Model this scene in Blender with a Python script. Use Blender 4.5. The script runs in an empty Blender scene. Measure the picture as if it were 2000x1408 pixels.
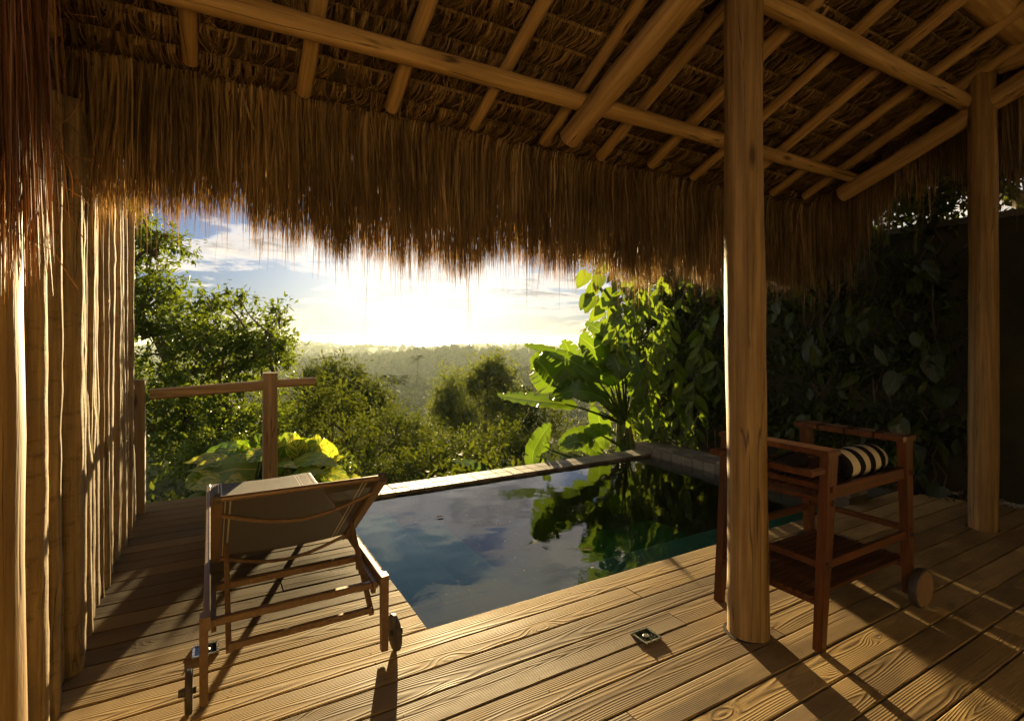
import bpy, math, random
import numpy as np
from mathutils import Vector, Matrix, noise as mnoise

random.seed(7)
rng = np.random.default_rng(7)
R = math.radians
scene = bpy.context.scene
COL = scene.collection

# ------------------------------------------------------------------ camera
F, CH, CX, HY = 1020.0, 1.40, 1000.0, 660.0
cam_d = bpy.data.cameras.new("camera")
cam_d.sensor_width = 36.0
cam_d.lens = F / 2000.0 * 36.0
cam_d.shift_y = -44.0 / 2000.0
cam_d.clip_start = 0.05
cam_d.clip_end = 60000
cam = bpy.data.objects.new("camera", cam_d)
cam.location = (0, 0, CH)
cam.rotation_euler = (R(90), 0, R(-30))
COL.objects.link(cam)
scene.camera = cam
scene.render.resolution_x, scene.render.resolution_y = 1024, 720

# ------------------------------------------------------------------ light
SUN_EL, SUN_AZ = 5.4, 20.6          # degrees; azimuth clockwise from +y
SUN_DIR = Vector((math.sin(R(SUN_AZ)) * math.cos(R(SUN_EL)), math.cos(R(SUN_AZ)) * math.cos(R(SUN_EL)), math.sin(R(SUN_EL))))
sun_d = bpy.data.lights.new("sun", 'SUN')
sun_d.energy = 5.0
sun_d.angle = R(0.6)
sun_d.color = (1.0, 0.74, 0.37)
sun = bpy.data.objects.new("sun", sun_d)
sun.rotation_euler = SUN_DIR.to_track_quat('Z', 'Y').to_euler()
COL.objects.link(sun)

vs = scene.view_settings
vs.view_transform = 'Standard'
vs.look = 'None'
vs.gamma = 1.0
vs.use_curve_mapping = False
vs.exposure = 2.0

cy = scene.cycles
cy.use_denoising = True
cy.max_bounces = 8
cy.diffuse_bounces = 4
cy.glossy_bounces = 3
cy.transmission_bounces = 6
cy.transparent_max_bounces = 12
cy.volume_bounces = 1
cy.sample_clamp_indirect = 6.0
cy.caustics_reflective = False
cy.caustics_refractive = False
cy.use_adaptive_sampling = True
cy.adaptive_threshold = 0.02

# ------------------------------------------------------------------ node helper
class NT:
    def __init__(s, tree):
        s.t = tree
    def n(s, kind, **kw):
        nd = s.t.nodes.new(kind)
        ins = kw.pop('ins', {})
        for k, v in kw.items():
            setattr(nd, k, v)
        for k, v in ins.items():
            s.set(nd, k, v)
        return nd
    def set(s, nd, k, v):
        sock = nd.inputs[k]
        if isinstance(v, bpy.types.NodeSocket):
            s.t.links.new(v, sock)
        elif isinstance(v, bpy.types.Node):
            s.t.links.new(v.outputs[0], sock)
        else:
            if isinstance(v, (tuple, list)) and len(v) == 3 and sock.type == 'RGBA':
                v = (*v, 1)
            sock.default_value = v
    def m(s, op, a, b=0.0, c=None, clamp=False):
        nd = s.n('ShaderNodeMath', operation=op, use_clamp=clamp)
        s.set(nd, 0, a); s.set(nd, 1, b)
        if c is not None: s.set(nd, 2, c)
        return nd.outputs[0]
    def vm(s, op, a, b=(0, 0, 0)):
        nd = s.n('ShaderNodeVectorMath', operation=op)
        s.set(nd, 0, a)
        s.set(nd, 1, b)
        return nd.outputs['Value'] if op in ('DOT_PRODUCT', 'LENGTH') else nd.outputs[0]
    def xyz(s, v):
        nd = s.n('ShaderNodeSeparateXYZ', ins={0: v})
        return nd.outputs
    def comb(s, x, y, z):
        return s.n('ShaderNodeCombineXYZ', ins={0: x, 1: y, 2: z}).outputs[0]
    def noise(s, vec, scale=5.0, detail=3.0, rough=0.55, dist=0.0, out=0):
        return s.n('ShaderNodeTexNoise', ins={'Vector': vec, 'Scale': scale, 'Detail': detail, 'Roughness': rough, 'Distortion': dist}).outputs[out]
    def ramp(s, fac, stops, interp='LINEAR'):
        nd = s.n('ShaderNodeValToRGB')
        cr = nd.color_ramp
        cr.interpolation = interp
        while len(cr.elements) < len(stops): cr.elements.new(0.5)
        for e, (p, c) in zip(cr.elements, stops):
            e.position = p
            e.color = (*c, 1) if isinstance(c, (tuple, list)) else (c, c, c, 1)
        s.set(nd, 0, fac)
        return nd.outputs[0]
    def mix(s, f, a, b, mode='MIX'):
        nd = s.n('ShaderNodeMix', data_type='RGBA', blend_type=mode)
        s.set(nd, 0, f); s.set(nd, 6, a); s.set(nd, 7, b)
        return nd.outputs[2]
    def mapr(s, v, a, b, c=0.0, d=1.0):
        nd = s.n('ShaderNodeMapRange', ins={0: v, 1: a, 2: b, 3: c, 4: d})
        return nd.outputs[0]

# ------------------------------------------------------------------ world
world = bpy.data.worlds.new("World")
scene.world = world
world.use_nodes = True
wt = world.node_tree
wt.nodes.clear()
W = NT(wt)
sky = W.n('ShaderNodeTexSky', sky_type='NISHITA', sun_disc=False, sun_elevation=R(SUN_EL), sun_rotation=R(SUN_AZ),
          altitude=60, air_density=1.0, dust_density=1.2, ozone_density=2.0)
dirv = W.vm('NORMALIZE', W.n('ShaderNodeTexCoord').outputs['Generated'])
dx, dy, dz = W.xyz(dirv)[:3]
zz = W.m('ADD', W.m('MAXIMUM', dz, 0.0), 0.10)
cp = W.comb(W.m('DIVIDE', dx, zz), W.m('DIVIDE', dy, zz), W.m('MULTIPLY', dz, 1.5))
cosun = W.vm('DOT_PRODUCT', dirv, tuple(SUN_DIR))
def cloud_density(off):
    v = W.vm('ADD', cp, off)
    big = W.noise(v, 0.62, 2.0, 0.5)
    fine = W.noise(v, 1.7, 9.0, 0.58, 0.25)
    d = W.m('ADD', W.m('MULTIPLY', big, 0.55), W.m('MULTIPLY', fine, 0.45))
    return d
OFF = (2.7, 6.8, 0.4)
d0 = cloud_density(OFF)
d1 = cloud_density((OFF[0] + SUN_DIR.x * 0.22, OFF[1] + SUN_DIR.y * 0.22, OFF[2] + 0.05))
dens = W.mapr(d0, 0.475, 0.56)
# fewer clouds low over the sea, where the aureole is
lowfade = W.mapr(dz, 0.015, 0.08, 0.5, 1.0)
dens = W.m('MULTIPLY', dens, lowfade)
lit = W.mapr(W.m('SUBTRACT', d0, d1), -0.03, 0.05)
thick = W.mapr(d0, 0.495, 0.55)
glow = W.m('POWER', W.m('MAXIMUM', cosun, 0.0), 6.0)
shadec = W.mix(W.m('MULTIPLY', glow, 0.7), (1.0, 0.84, 0.66), (1.7, 1.4, 1.05))
litc = W.mix(glow, (11.0, 9.6, 7.8), (15.0, 13, 10.6))
cloudc = W.mix(W.m('MULTIPLY', thick, W.m('SUBTRACT', 1.0, W.m('MULTIPLY', lit, 0.5))), litc, shadec)
# aureole of a low sun in humid sea air
g1 = W.m('POWER', W.m('MAXIMUM', cosun, 0.0), 55.0)
g2 = W.m('POWER', W.m('MAXIMUM', cosun, 0.0), 20.0)
aur = W.mix(1.0, W.mix(g1, (0, 0, 0), (5, 4.7, 4.2)), W.mix(g2, (0, 0, 0), (0.8, 0.77, 0.70)), 'ADD')
skyc = W.mix(1.0, W.mix(1.0, W.mix(1.0, sky.outputs[0], (0.085, 0.13, 0.25), 'MULTIPLY'), (0.34, 0.50, 0.86), 'ADD'), aur, 'ADD')
cfac = W.m('MULTIPLY', W.m('MULTIPLY', dens, W.mapr(dz, -0.005, 0.005)), W.m('SUBTRACT', 1.0, W.m('MULTIPLY', g2, 0.55)))
skyfin = W.mix(cfac, skyc, W.mix(1.0, cloudc, W.mix(0.35, (0, 0, 0), aur), 'ADD'))
lum_ = W.vm('DOT_PRODUCT', skyfin, (0.33, 0.4, 0.27))
skyfin = W.vm('MULTIPLY', skyfin, W.comb(*[W.m('DIVIDE', 1.12, W.m('ADD', 1.0, W.m('DIVIDE', lum_, 7.0)))] * 3))
bg = W.n('ShaderNodeBackground', ins={0: skyfin, 1: 0.07})
W.n('ShaderNodeOutputWorld', ins={0: bg})
world.cycles.sampling_method = 'AUTOMATIC'

# ------------------------------------------------------------------ coordinates
C30, S30 = math.cos(R(30)), math.sin(R(30))
def uv(X, Y, z):
    return Vector((C30 * X + S30 * Y, -S30 * X + C30 * Y, z))
def at(px, py, Y):
    """point whose depth in front of the lens is Y metres"""
    return uv((px - CX) / F * Y, Y, CH - (py - HY) / F * Y)
def gp(px, py, z=0.0):
    Y = F * (CH - z) / (py - HY)
    return at(px, py, Y)

# ------------------------------------------------------------------ objects helper
def link(o, parent=None):
    COL.objects.link(o)
    if parent is not None:
        o.parent = parent
    return o
def tag(o, label=None, cat=None, group=None, kind=None):
    if label: o['label'] = label
    if cat: o['category'] = cat
    if group: o['group'] = group
    if kind: o['kind'] = kind
    return o
def empty(name, loc=(0, 0, 0), label=None, cat=None, group=None, rot=None):
    o = bpy.data.objects.new(name, None)
    o.location = loc
    if rot: o.rotation_euler = rot
    o.empty_display_size = 0.1
    COL.objects.link(o)
    return tag(o, label, cat, group)

class MB:
    """collects vertices and faces of one mesh"""
    def __init__(s):
        s.v = []; s.f = []; s.n = 0
    def add(s, verts, faces):
        verts = np.asarray(verts, dtype=np.float64).reshape(-1, 3)
        s.v.append(verts)
        if isinstance(faces, np.ndarray):
            s.f.append(faces + s.n)
        else:
            by = {}
            for fc in faces: by.setdefault(len(fc), []).append(fc)
            for k, fl in by.items(): s.f.append(np.array(fl, dtype=np.int64) + s.n)
        s.n += len(verts)
    def box(s, lo, hi, M=None):
        x0, y0, z0 = lo; x1, y1, z1 = hi
        v = [(x0, y0, z0), (x1, y0, z0), (x1, y1, z0), (x0, y1, z0), (x0, y0, z1), (x1, y0, z1), (x1, y1, z1), (x0, y1, z1)]
        if M is not None: v = [tuple(M @ Vector(p)) for p in v]
        s.add(v, [(0, 3, 2, 1), (4, 5, 6, 7), (0, 1, 5, 4), (1, 2, 6, 5), (2, 3, 7, 6), (3, 0, 4, 7)])
    def cbox(s, lo, hi, c=0.003, top_only=True, M=None):
        """box with chamfered top edges"""
        x0, y0, z0 = lo; x1, y1, z1 = hi
        v = []
        for (a, z) in ((0, z0), (0, z1 - c), (c, z1)):
            v += [(x0 + a, y0 + a, z), (x1 - a, y0 + a, z), (x1 - a, y1 - a, z), (x0 + a, y1 - a, z)]
        if M is not None: v = [tuple(M @ Vector(p)) for p in v]
        f = [(0, 3, 2, 1), (8, 9, 10, 11)]
        for k in (0, 4):
            for i in range(4):
                j = (i + 1) % 4
                f.append((k + i, k + j, k + 4 + j, k + 4 + i))
        s.add(v, f)
    def beam(s, a, b, w, h, up=(0, 0, 1), c=0.0):
        """square bar from a to b, w wide and h high"""
        a = Vector(a); b = Vector(b)
        d = (b - a).normalized()
        sd = d.cross(Vector(up)).normalized()
        u2 = sd.cross(d).normalized()
        L = (b - a).length
        M = Matrix((( sd.x, d.x, u2.x, a.x), (sd.y, d.y, u2.y, a.y), (sd.z, d.z, u2.z, a.z), (0, 0, 0, 1)))
        s.cbar(M, w, L, h, c)
    def cbar(s, M, w, L, h, c):
        if c <= 0:
            s.box((-w / 2, 0, -h / 2), (w / 2, L, h / 2), M); return
        pts = [(-w/2 + c, -h/2), (w/2 - c, -h/2), (w/2, -h/2 + c), (w/2, h/2 - c), (w/2 - c, h/2), (-w/2 + c, h/2), (-w/2, h/2 - c), (-w/2, -h/2 + c)]
        v = [tuple(M @ Vector((x, y, z))) for y in (0, L) for (x, z) in pts]
        f = [tuple(range(8))[::1], tuple(range(15, 7, -1))]
        for i in range(8):
            j = (i + 1) % 8
            f.append((i, i + 8, j + 8, j))
        s.add(v, f)
    def tube(s, pts, rad, seg=10, cap=True, wob=0.0, flat=None, seed=0):
        pts = [Vector(p) for p in pts]
        n = len(pts)
        if not hasattr(rad, '__len__'): rad = [rad] * n
        tan = []
        for i in range(n):
            a = pts[max(0, i - 1)]; b = pts[min(n - 1, i + 1)]
            tan.append((b - a).normalized())
        ref = Vector((0, 0, 1)) if abs(tan[0].z) < 0.9 else Vector((1, 0, 0))
        side = tan[0].cross(ref).normalized()
        V = []
        for i in range(n):
            t = tan[i]
            side = (side - t * side.dot(t)).normalized()
            up = t.cross(side)
            for k in range(seg):
                a = 2 * math.pi * k / seg
                r = rad[i]
                if wob:
                    r *= 1 + wob * mnoise.noise(Vector((math.cos(a) * 0.9 + seed, math.sin(a) * 0.9, i * 0.45 + seed * 3.1)))
                V.append(pts[i] + side * (math.cos(a) * r) + up * (math.sin(a) * r * (flat or 1.0)))
        f = []
        for i in range(n - 1):
            for k in range(seg):
                k2 = (k + 1) % seg
                f.append((i * seg + k, i * seg + k2, (i + 1) * seg + k2, (i + 1) * seg + k))
        if cap:
            f.append(tuple(range(seg - 1, -1, -1)))
            f.append(tuple((n - 1) * seg + k for k in range(seg)))
        s.add([tuple(p) for p in V], f)
    def mesh(s, name, mat=None, smooth=False):
        me = bpy.data.meshes.new(name)
        if not s.v: return me
        V = np.concatenate(s.v)
        nl = sum(f.size for f in s.f); nf = sum(len(f) for f in s.f)
        me.vertices.add(len(V)); me.loops.add(nl); me.polygons.add(nf)
        me.vertices.foreach_set('co', V.ravel().astype(np.float32))
        loops = np.concatenate([f.ravel() for f in s.f]).astype(np.int32)
        tot = np.concatenate([np.full(len(f), f.shape[1], dtype=np.int32) for f in s.f])
        start = np.concatenate([[0], np.cumsum(tot)[:-1]]).astype(np.int32)
        me.loops.foreach_set('vertex_index', loops)
        me.polygons.foreach_set('loop_start', start)
        me.polygons.foreach_set('loop_total', tot)
        me.polygons.foreach_set('use_smooth', np.full(nf, smooth, dtype=bool))
        me.update(calc_edges=True)
        if mat: me.materials.append(mat)
        return me
    def build(s, name, mat, parent=None, smooth=False, loc=None):
        o = bpy.data.objects.new(name, s.mesh(name, mat, smooth))
        if loc is not None: o.location = loc
        if smooth:
            try:
                o.data.set_sharp_from_angle(angle=R(42))
            except Exception:
                pass
        return link(o, parent)

def part(name, mb, mat, parent, smooth=False):
    return mb.build(name, mat, parent, smooth)

def smoothpath(pts, n=12):
    """catmull-rom through pts"""
    P = [Vector(p) for p in pts]
    P = [P[0] * 2 - P[1]] + P + [P[-1] * 2 - P[-2]]
    out = []
    m = len(P) - 3
    for i in range(n + 1):
        t = i / n * m
        k = min(int(t), m - 1); t -= k
        a, b, c, d = P[k], P[k + 1], P[k + 2], P[k + 3]
        out.append(0.5 * ((2 * b) + (c - a) * t + (2 * a - 5 * b + 4 * c - d) * t * t + (3 * b - a - 3 * c + d) * t ** 3))
    return out

# ------------------------------------------------------------------ materials
def new_mat(name):
    m = bpy.data.materials.new(name)
    m.use_nodes = True
    m.node_tree.nodes.clear()
    return m, NT(m.node_tree)
def finish(T, col, rough=0.6, bump=None, bstr=0.3, bdist=0.01, spec=0.5, metallic=0.0, extra=None):
    b = T.n('ShaderNodeBsdfPrincipled', ins={'Base Color': col, 'Roughness': rough, 'Metallic': metallic, 'Specular IOR Level': spec})
    if bump is not None:
        bn = T.n('ShaderNodeBump', ins={'Strength': bstr, 'Distance': bdist, 'Height': bump})
        T.set(b, 'Normal', bn.outputs[0])
    if extra:
        for k, v in extra.items(): T.set(b, k, v)
    T.n('ShaderNodeOutputMaterial', ins={0: b})
    return b
def objcoord(T):
    return T.n('ShaderNodeTexCoord').outputs['Object']
def rnd(T):
    return T.n('ShaderNodeObjectInfo').outputs['Random']
def island(T):
    return T.n('ShaderNodeNewGeometry').outputs['Random Per Island']

def mat_deck():
    """weathered pine boards, grain along x, every board its own slice of the tree"""
    m, T = new_mat("deck_wood")
    r = rnd(T)
    x, y, z = T.xyz(objcoord(T))[:3]
    r1 = T.m('MULTIPLY', r, 91.7)
    lowv = T.comb(T.m('ADD', T.m('MULTIPLY', x, 0.75), r1), T.m('MULTIPLY', y, 1.5), r1)
    n1 = T.noise(lowv, 1.0, 2.0, 0.5)
    n2 = T.noise(T.vm('ADD', lowv, (17, 3, 5)), 1.0, 2.0, 0.5)
    yy = T.m('ADD', T.m('SUBTRACT', y, T.m('MULTIPLY', T.m('SUBTRACT', T.m('FRACT', T.m('MULTIPLY', r, 13.3)), 0.5), 0.10)), T.m('MULTIPLY', T.m('SUBTRACT', n1, 0.5), 0.045))
    zc = T.m('ADD', T.m('MULTIPLY', T.m('FRACT', T.m('MULTIPLY', r, 5.7)), 0.06), T.m('MULTIPLY', T.m('SUBTRACT', n2, 0.35), 0.10))
    dist = T.m('SQRT', T.m('ADD', T.m('MULTIPLY', yy, yy), T.m('MULTIPLY', zc, zc)))
    # knots
    kv = T.comb(T.m('ADD', T.m('MULTIPLY', x, 1.9), r1), T.m('MULTIPLY', y, 6.0), r1)
    vor = T.n('ShaderNodeTexVoronoi', feature='F1', ins={'Vector': kv, 'Scale': 1.0, 'Randomness': 1.0})
    kd = vor.outputs['Distance']
    keep = T.m('GREATER_THAN', T.xyz(vor.outputs['Color'])[0], 0.45)
    kn = T.m('MULTIPLY', T.mapr(kd, 0.30, 0.0), keep)
    kn2 = T.m('MULTIPLY', kn, kn)
    dist = T.m('ADD', dist, T.m('MULTIPLY', kn2, 0.045))
    ring = T.m('SINE', T.m('MULTIPLY', dist, 2 * math.pi / 0.0072))
    ring = T.mapr(ring, -1, 1)
    ringp = T.m('POWER', ring, 2.2)
    fib = T.noise(T.comb(T.m('ADD', T.m('MULTIPLY', x, 6.0), r1), T.m('MULTIPLY', y, 260), 0.0), 1.0, 3.0, 0.6)
    blot = T.noise(T.comb(T.m('ADD', T.m('MULTIPLY', x, 1.6), r1), T.m('MULTIPLY', y, 5), 0.0), 1.2, 4.0, 0.6)
    base = T.ramp(T.m('ADD', T.m('MULTIPLY', blot, 0.75), T.m('MULTIPLY', T.m('SUBTRACT', r, 0.5), 0.48)),
                  [(0.22, (0.19, 0.125, 0.055)), (0.45, (0.40, 0.265, 0.100)), (0.62, (0.53, 0.36, 0.142)), (0.8, (0.59, 0.42, 0.18))])
    c = T.mix(T.m('MULTIPLY', ringp, T.mapr(T.m('FRACT', T.m('MULTIPLY', r, 31.7)), 0, 1, 0.14, 0.42)), base, (0.135, 0.082, 0.040))
    c = T.mix(T.mapr(fib, 0.42, 0.75, 0.0, 0.45), c, (0.16, 0.11, 0.065))
    kc = T.m('MULTIPLY', T.mapr(kd, 0.085, 0.02), keep)
    c = T.mix(T.m('MULTIPLY', kc, 0.85), c, (0.055, 0.028, 0.012))
    # older, greyer boards at the left, painted darker still to deepen the shade
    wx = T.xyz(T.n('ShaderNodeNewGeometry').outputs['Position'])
    old_shade = T.m('MULTIPLY', T.mapr(wx[0], 1.2, 0.5), T.mapr(wx[1], 2.3, 3.1))
    c = T.mix(T.m('MULTIPLY', old_shade, 0.88), c, T.mix(0.5, (0.040, 0.029, 0.016), T.ramp(fib, [(0.3, (0.02, 0.015, 0.009)), (0.7, (0.085, 0.062, 0.036))])))
    stain = T.noise(T.comb(T.m('MULTIPLY', wx[0], 1.4), T.m('MULTIPLY', wx[1], 1.4), 0.0), 1.0, 6.0, 0.65)
    c = T.mix(T.mapr(stain, 0.56, 0.74, 0.0, 0.45), c, (0.10, 0.075, 0.045))
    h = T.m('ADD', T.m('MULTIPLY', ringp, 1.0), T.m('ADD', T.m('MULTIPLY', fib, 0.35), T.m('MULTIPLY', kc, -0.8)))
    finish(T, c, T.m('ADD', T.mapr(blot, 0.3, 0.7, 0.60, 0.76), T.m('MULTIPLY', old_shade, 0.2)), h, 0.26, 0.0026, T.m('SUBTRACT', 0.17, T.m('MULTIPLY', old_shade, 0.10)))
    return m

def mat_pole(name, base, dark, axis=2, scale=1.0, knots=True, rough=0.62, bstr=0.5):
    """debarked eucalyptus pole, grain along local axis"""
    m, T = new_mat(name)
    r = rnd(T)
    co = T.xyz(objcoord(T))
    a = co[axis]
    others = [co[i] for i in range(3) if i != axis]
    r1 = T.m('MULTIPLY', r, 57.0)
    streak = T.noise(T.comb(T.m('MULTIPLY', others[0], 34 * scale), T.m('MULTIPLY', others[1], 34 * scale), T.m('ADD', T.m('MULTIPLY', a, 1.3), r1)), 1.0, 5.0, 0.62)
    fine = T.noise(T.comb(T.m('MULTIPLY', others[0], 150 * scale), T.m('MULTIPLY', others[1], 150 * scale), T.m('ADD', T.m('MULTIPLY', a, 5), r1)), 1.0, 3.0, 0.6)
    blot = T.noise(T.comb(T.m('MULTIPLY', others[0], 6), T.m('MULTIPLY', others[1], 6), T.m('ADD', T.m('MULTIPLY', a, 2.2), r1)), 1.0, 4.0, 0.6)
    c = T.ramp(streak, [(0.32, dark), (0.5, tuple(0.5 * (p + q) for p, q in zip(base, dark))), (0.62, base)])
    c = T.mix(T.mapr(blot, 0.52, 0.72, 0, 0.55), c, tuple(p * 0.55 for p in base))
    c = T.mix(T.mapr(fine, 0.58, 0.75, 0, 0.4), c, tuple(p * 0.7 for p in dark))
    h = T.m('ADD', T.m('MULTIPLY', streak, 0.8), T.m('MULTIPLY', fine, 0.5))
    if knots:
        ck = T.noise(T.comb(T.m('MULTIPLY', others[0], 13 * scale), T.m('MULTIPLY', others[1], 13 * scale), T.m('ADD', T.m('MULTIPLY', a, 0.55), r1)), 1.0, 2.0, 0.4)
        ckm = T.m('MULTIPLY', T.mapr(T.m('ABSOLUTE', T.m('SUBTRACT', ck, 0.5)), 0.010, 0.002), T.mapr(blot, 0.46, 0.54))
        c = T.mix(T.m('MULTIPLY', ckm, 0.8), c, (0.03, 0.016, 0.007))
        h = T.m('SUBTRACT', h, T.m('MULTIPLY', ckm, 0.8))
        kv = T.comb(T.m('MULTIPLY', others[0], 7), T.m('MULTIPLY', others[1], 7), T.m('ADD', T.m('MULTIPLY', a, 2.0), r1))
        vor = T.n('ShaderNodeTexVoronoi', feature='F1', ins={'Vector': kv, 'Scale': 1.0})
        kk = T.m('MULTIPLY', T.mapr(vor.outputs['Distance'], 0.16, 0.05), T.m('GREATER_THAN', T.xyz(vor.outputs['Color'])[0], 0.55))
        c = T.mix(T.m('MULTIPLY', kk, 0.85), c, (0.03, 0.016, 0.008))
        h = T.m('SUBTRACT', h, T.m('MULTIPLY', kk, 1.2))
    finish(T, c, rough, h, bstr, 0.004, 0.35)
    return m

def add_bark_marks(m):
    T = NT(m.node_tree)
    b = [n for n in m.node_tree.nodes if n.type == 'BSDF_PRINCIPLED'][0]
    src = b.inputs['Base Color'].links[0].from_socket
    x, y, z = T.xyz(objcoord(T))[:3]
    r1 = T.m('MULTIPLY', rnd(T), 40.0)
    n1 = T.noise(T.comb(T.m('MULTIPLY', x, 9), T.m('MULTIPLY', y, 9), T.m('ADD', T.m('MULTIPLY', z, 26), r1)), 1.0, 5.0, 0.7)
    n2 = T.noise(T.comb(T.m('MULTIPLY', x, 5), T.m('MULTIPLY', y, 5), T.m('ADD', T.m('MULTIPLY', z, 2.2), r1)), 1.0, 4.0, 0.65)
    c = T.mix(T.mapr(n1, 0.54, 0.68, 0, 0.65), src, (0.07, 0.045, 0.025))
    c = T.mix(T.mapr(n2, 0.50, 0.66, 0, 0.7), c, (0.15, 0.12, 0.085))
    T.set(b, 'Base Color', c)
    bn = b.inputs['Normal'].links[0].from_node
    hs = bn.inputs['Height'].links[0].from_socket
    T.set(bn, 'Height', T.m('SUBTRACT', hs, T.m('MULTIPLY', n1, 1.3)))

def mat_leaf(name, c1, c2, c3, trans=0.45, rough=0.35, spec=0.5, veins=False):
    m, T = new_mat(name)
    r = island(T)
    c = T.ramp(r, [(0.0, c1), (0.55, c2), (0.92, c3)])
    nz = T.noise(objcoord(T), 9.0 if veins else (0.35 if name == 'leaf_forest' else 1.3), 5.0)
    c = T.mix(T.mapr(nz, 0.35, 0.7, 0.0, 0.4), c, tuple(p * 0.55 for p in c1))
    b = T.n('ShaderNodeBsdfPrincipled', ins={'Base Color': c, 'Roughness': rough, 'Specular IOR Level': spec})
    tc = T.mix(1.0, T.mix(0.35, c, (0.30, 0.34, 0.03)), (1.7, 1.75, 0.9), 'MULTIPLY')
    tr = T.n('ShaderNodeBsdfTranslucent', ins={0: tc})
    mx = T.n('ShaderNodeMixShader', ins={0: trans, 1: b, 2: tr})
    T.n('ShaderNodeOutputMaterial', ins={0: mx})
    return m

def mat_straw(name, cols, trans=0.35, rough=0.6):
    m, T = new_mat(name)
    r = island(T)
    c = T.ramp(r, cols)
    nz = T.noise(T.comb(*[T.m('MULTIPLY', q, k) for q, k in zip(T.xyz(objcoord(T))[:3], (4, 4, 1.5))]), 1.0, 4.0, 0.6)
    c = T.mix(T.mapr(nz, 0.35, 0.65, 0.0, 0.75), c, cols[0][1])
    b = T.n('ShaderNodeBsdfPrincipled', ins={'Base Color': c, 'Roughness': rough, 'Specular IOR Level': 0.3})
    tr = T.n('ShaderNodeBsdfTranslucent', ins={0: T.mix(1.0, c, (1.1, 0.95, 0.72), 'MULTIPLY')})
    mx = T.n('ShaderNodeMixShader', ins={0: trans, 1: b, 2: tr})
    T.n('ShaderNodeOutputMaterial', ins={0: mx})
    return m

def mat_simple(name, col, rough=0.5, metallic=0.0, nscale=20.0, var=0.25, bstr=0.15, bdist=0.002, spec=0.5, extra=None):
    m, T = new_mat(name)
    n = T.noise(objcoord(T), nscale, 5.0, 0.6)
    c = T.mix(T.mapr(n, 0.35, 0.7, 0.0, 1.0), tuple(p * (1 - var) for p in col), tuple(min(1, p * (1 + var)) for p in col))
    finish(T, c, T.mapr(n, 0.3, 0.7, max(0.02, rough - 0.1), min(1, rough + 0.1)), n, bstr, bdist, spec, metallic, extra)
    return m

M = {}
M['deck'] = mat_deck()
M['post'] = mat_pole("post_wood", (0.34, 0.215, 0.080), (0.14, 0.078, 0.027), 2)
M['rafter'] = mat_pole("rafter_wood", (0.50, 0.32, 0.13), (0.26, 0.15, 0.052), 1, 0.9)
M['purlin'] = mat_pole("purlin_wood", (0.52, 0.335, 0.135), (0.28, 0.16, 0.056), 0, 0.8)
M['pale'] = mat_pole("split_pole_wood", (0.36, 0.26, 0.13), (0.16, 0.11, 0.055), 2, 1.2, rough=0.8, bstr=1.0)
add_bark_marks(M['pale'])
M['rail'] = mat_pole("rail_wood", (0.30, 0.205, 0.105), (0.15, 0.098, 0.048), 0, 1.0)
M['railpost'] = mat_pole("rail_post_wood", (0.30, 0.21, 0.11), (0.15, 0.10, 0.048), 2, 1.0)
M['teak'] = mat_pole("oiled_teak", (0.125, 0.042, 0.014), (0.050, 0.016, 0.006), 0, 1.4, knots=False, rough=0.34, bstr=0.25)
M['teakz'] = mat_pole("oiled_teak_upright", (0.125, 0.042, 0.014), (0.050, 0.016, 0.006), 2, 1.4, knots=False, rough=0.34, bstr=0.25)
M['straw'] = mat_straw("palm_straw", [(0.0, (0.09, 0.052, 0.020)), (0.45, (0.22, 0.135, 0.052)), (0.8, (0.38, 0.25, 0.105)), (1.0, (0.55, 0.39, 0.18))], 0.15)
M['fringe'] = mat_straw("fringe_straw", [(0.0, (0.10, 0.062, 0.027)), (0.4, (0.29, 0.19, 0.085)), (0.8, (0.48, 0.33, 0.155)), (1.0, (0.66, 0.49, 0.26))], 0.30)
M['redfibre'] = mat_straw("red_fibre", [(0.0, (0.06, 0.022, 0.008)), (0.5, (0.16, 0.062, 0.020)), (0.85, (0.28, 0.12, 0.04)), (1.0, (0.42, 0.28, 0.13))], 0.3, 0.5)
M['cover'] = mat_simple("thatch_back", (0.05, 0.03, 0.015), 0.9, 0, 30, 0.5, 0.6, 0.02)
M['bronze'] = mat_simple("bronze_aluminium", (0.17, 0.105, 0.06), 0.45, 0.35, 60, 0.2, 0.05)
M['rubber'] = mat_simple("grey_plastic_tyre", (0.045, 0.036, 0.028), 0.6, 0, 60, 0.3)
M['wheelwood'] = mat_simple("wheel_face", (0.20, 0.12, 0.065), 0.5, 0, 40, 0.3)
M['steel'] = mat_simple("brushed_steel", (0.55, 0.53, 0.48), 0.28, 0.9, 80, 0.1, 0.05)
M['bark'] = mat_pole("tree_bark", (0.16, 0.12, 0.08), (0.06, 0.045, 0.03), 2, 0.5, knots=False, rough=0.85, bstr=0.9)
M['leafL'] = mat_leaf("leaf_left_tree", (0.030, 0.062, 0.012), (0.052, 0.098, 0.016), (0.08, 0.12, 0.02), 0.34, 0.50, 0.25)
M['leafM'] = mat_leaf("leaf_bush", (0.024, 0.040, 0.010), (0.040, 0.062, 0.014), (0.07, 0.085, 0.02), 0.20, 0.75, 0.10)
M['leafF'] = mat_leaf("leaf_far_tree", (0.036, 0.055, 0.016), (0.060, 0.080, 0.020), (0.09, 0.10, 0.03), 0.35, 0.5)
M['leafR'] = mat_leaf("leaf_right_tree", (0.022, 0.046, 0.010), (0.038, 0.072, 0.012), (0.08, 0.12, 0.016), 0.36, 0.32, 0.4)
M['vine'] = mat_leaf("leaf_creeper", (0.018, 0.030, 0.009), (0.026, 0.044, 0.011), (0.04, 0.058, 0.016), 0.3, 0.4, 0.3)
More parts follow.
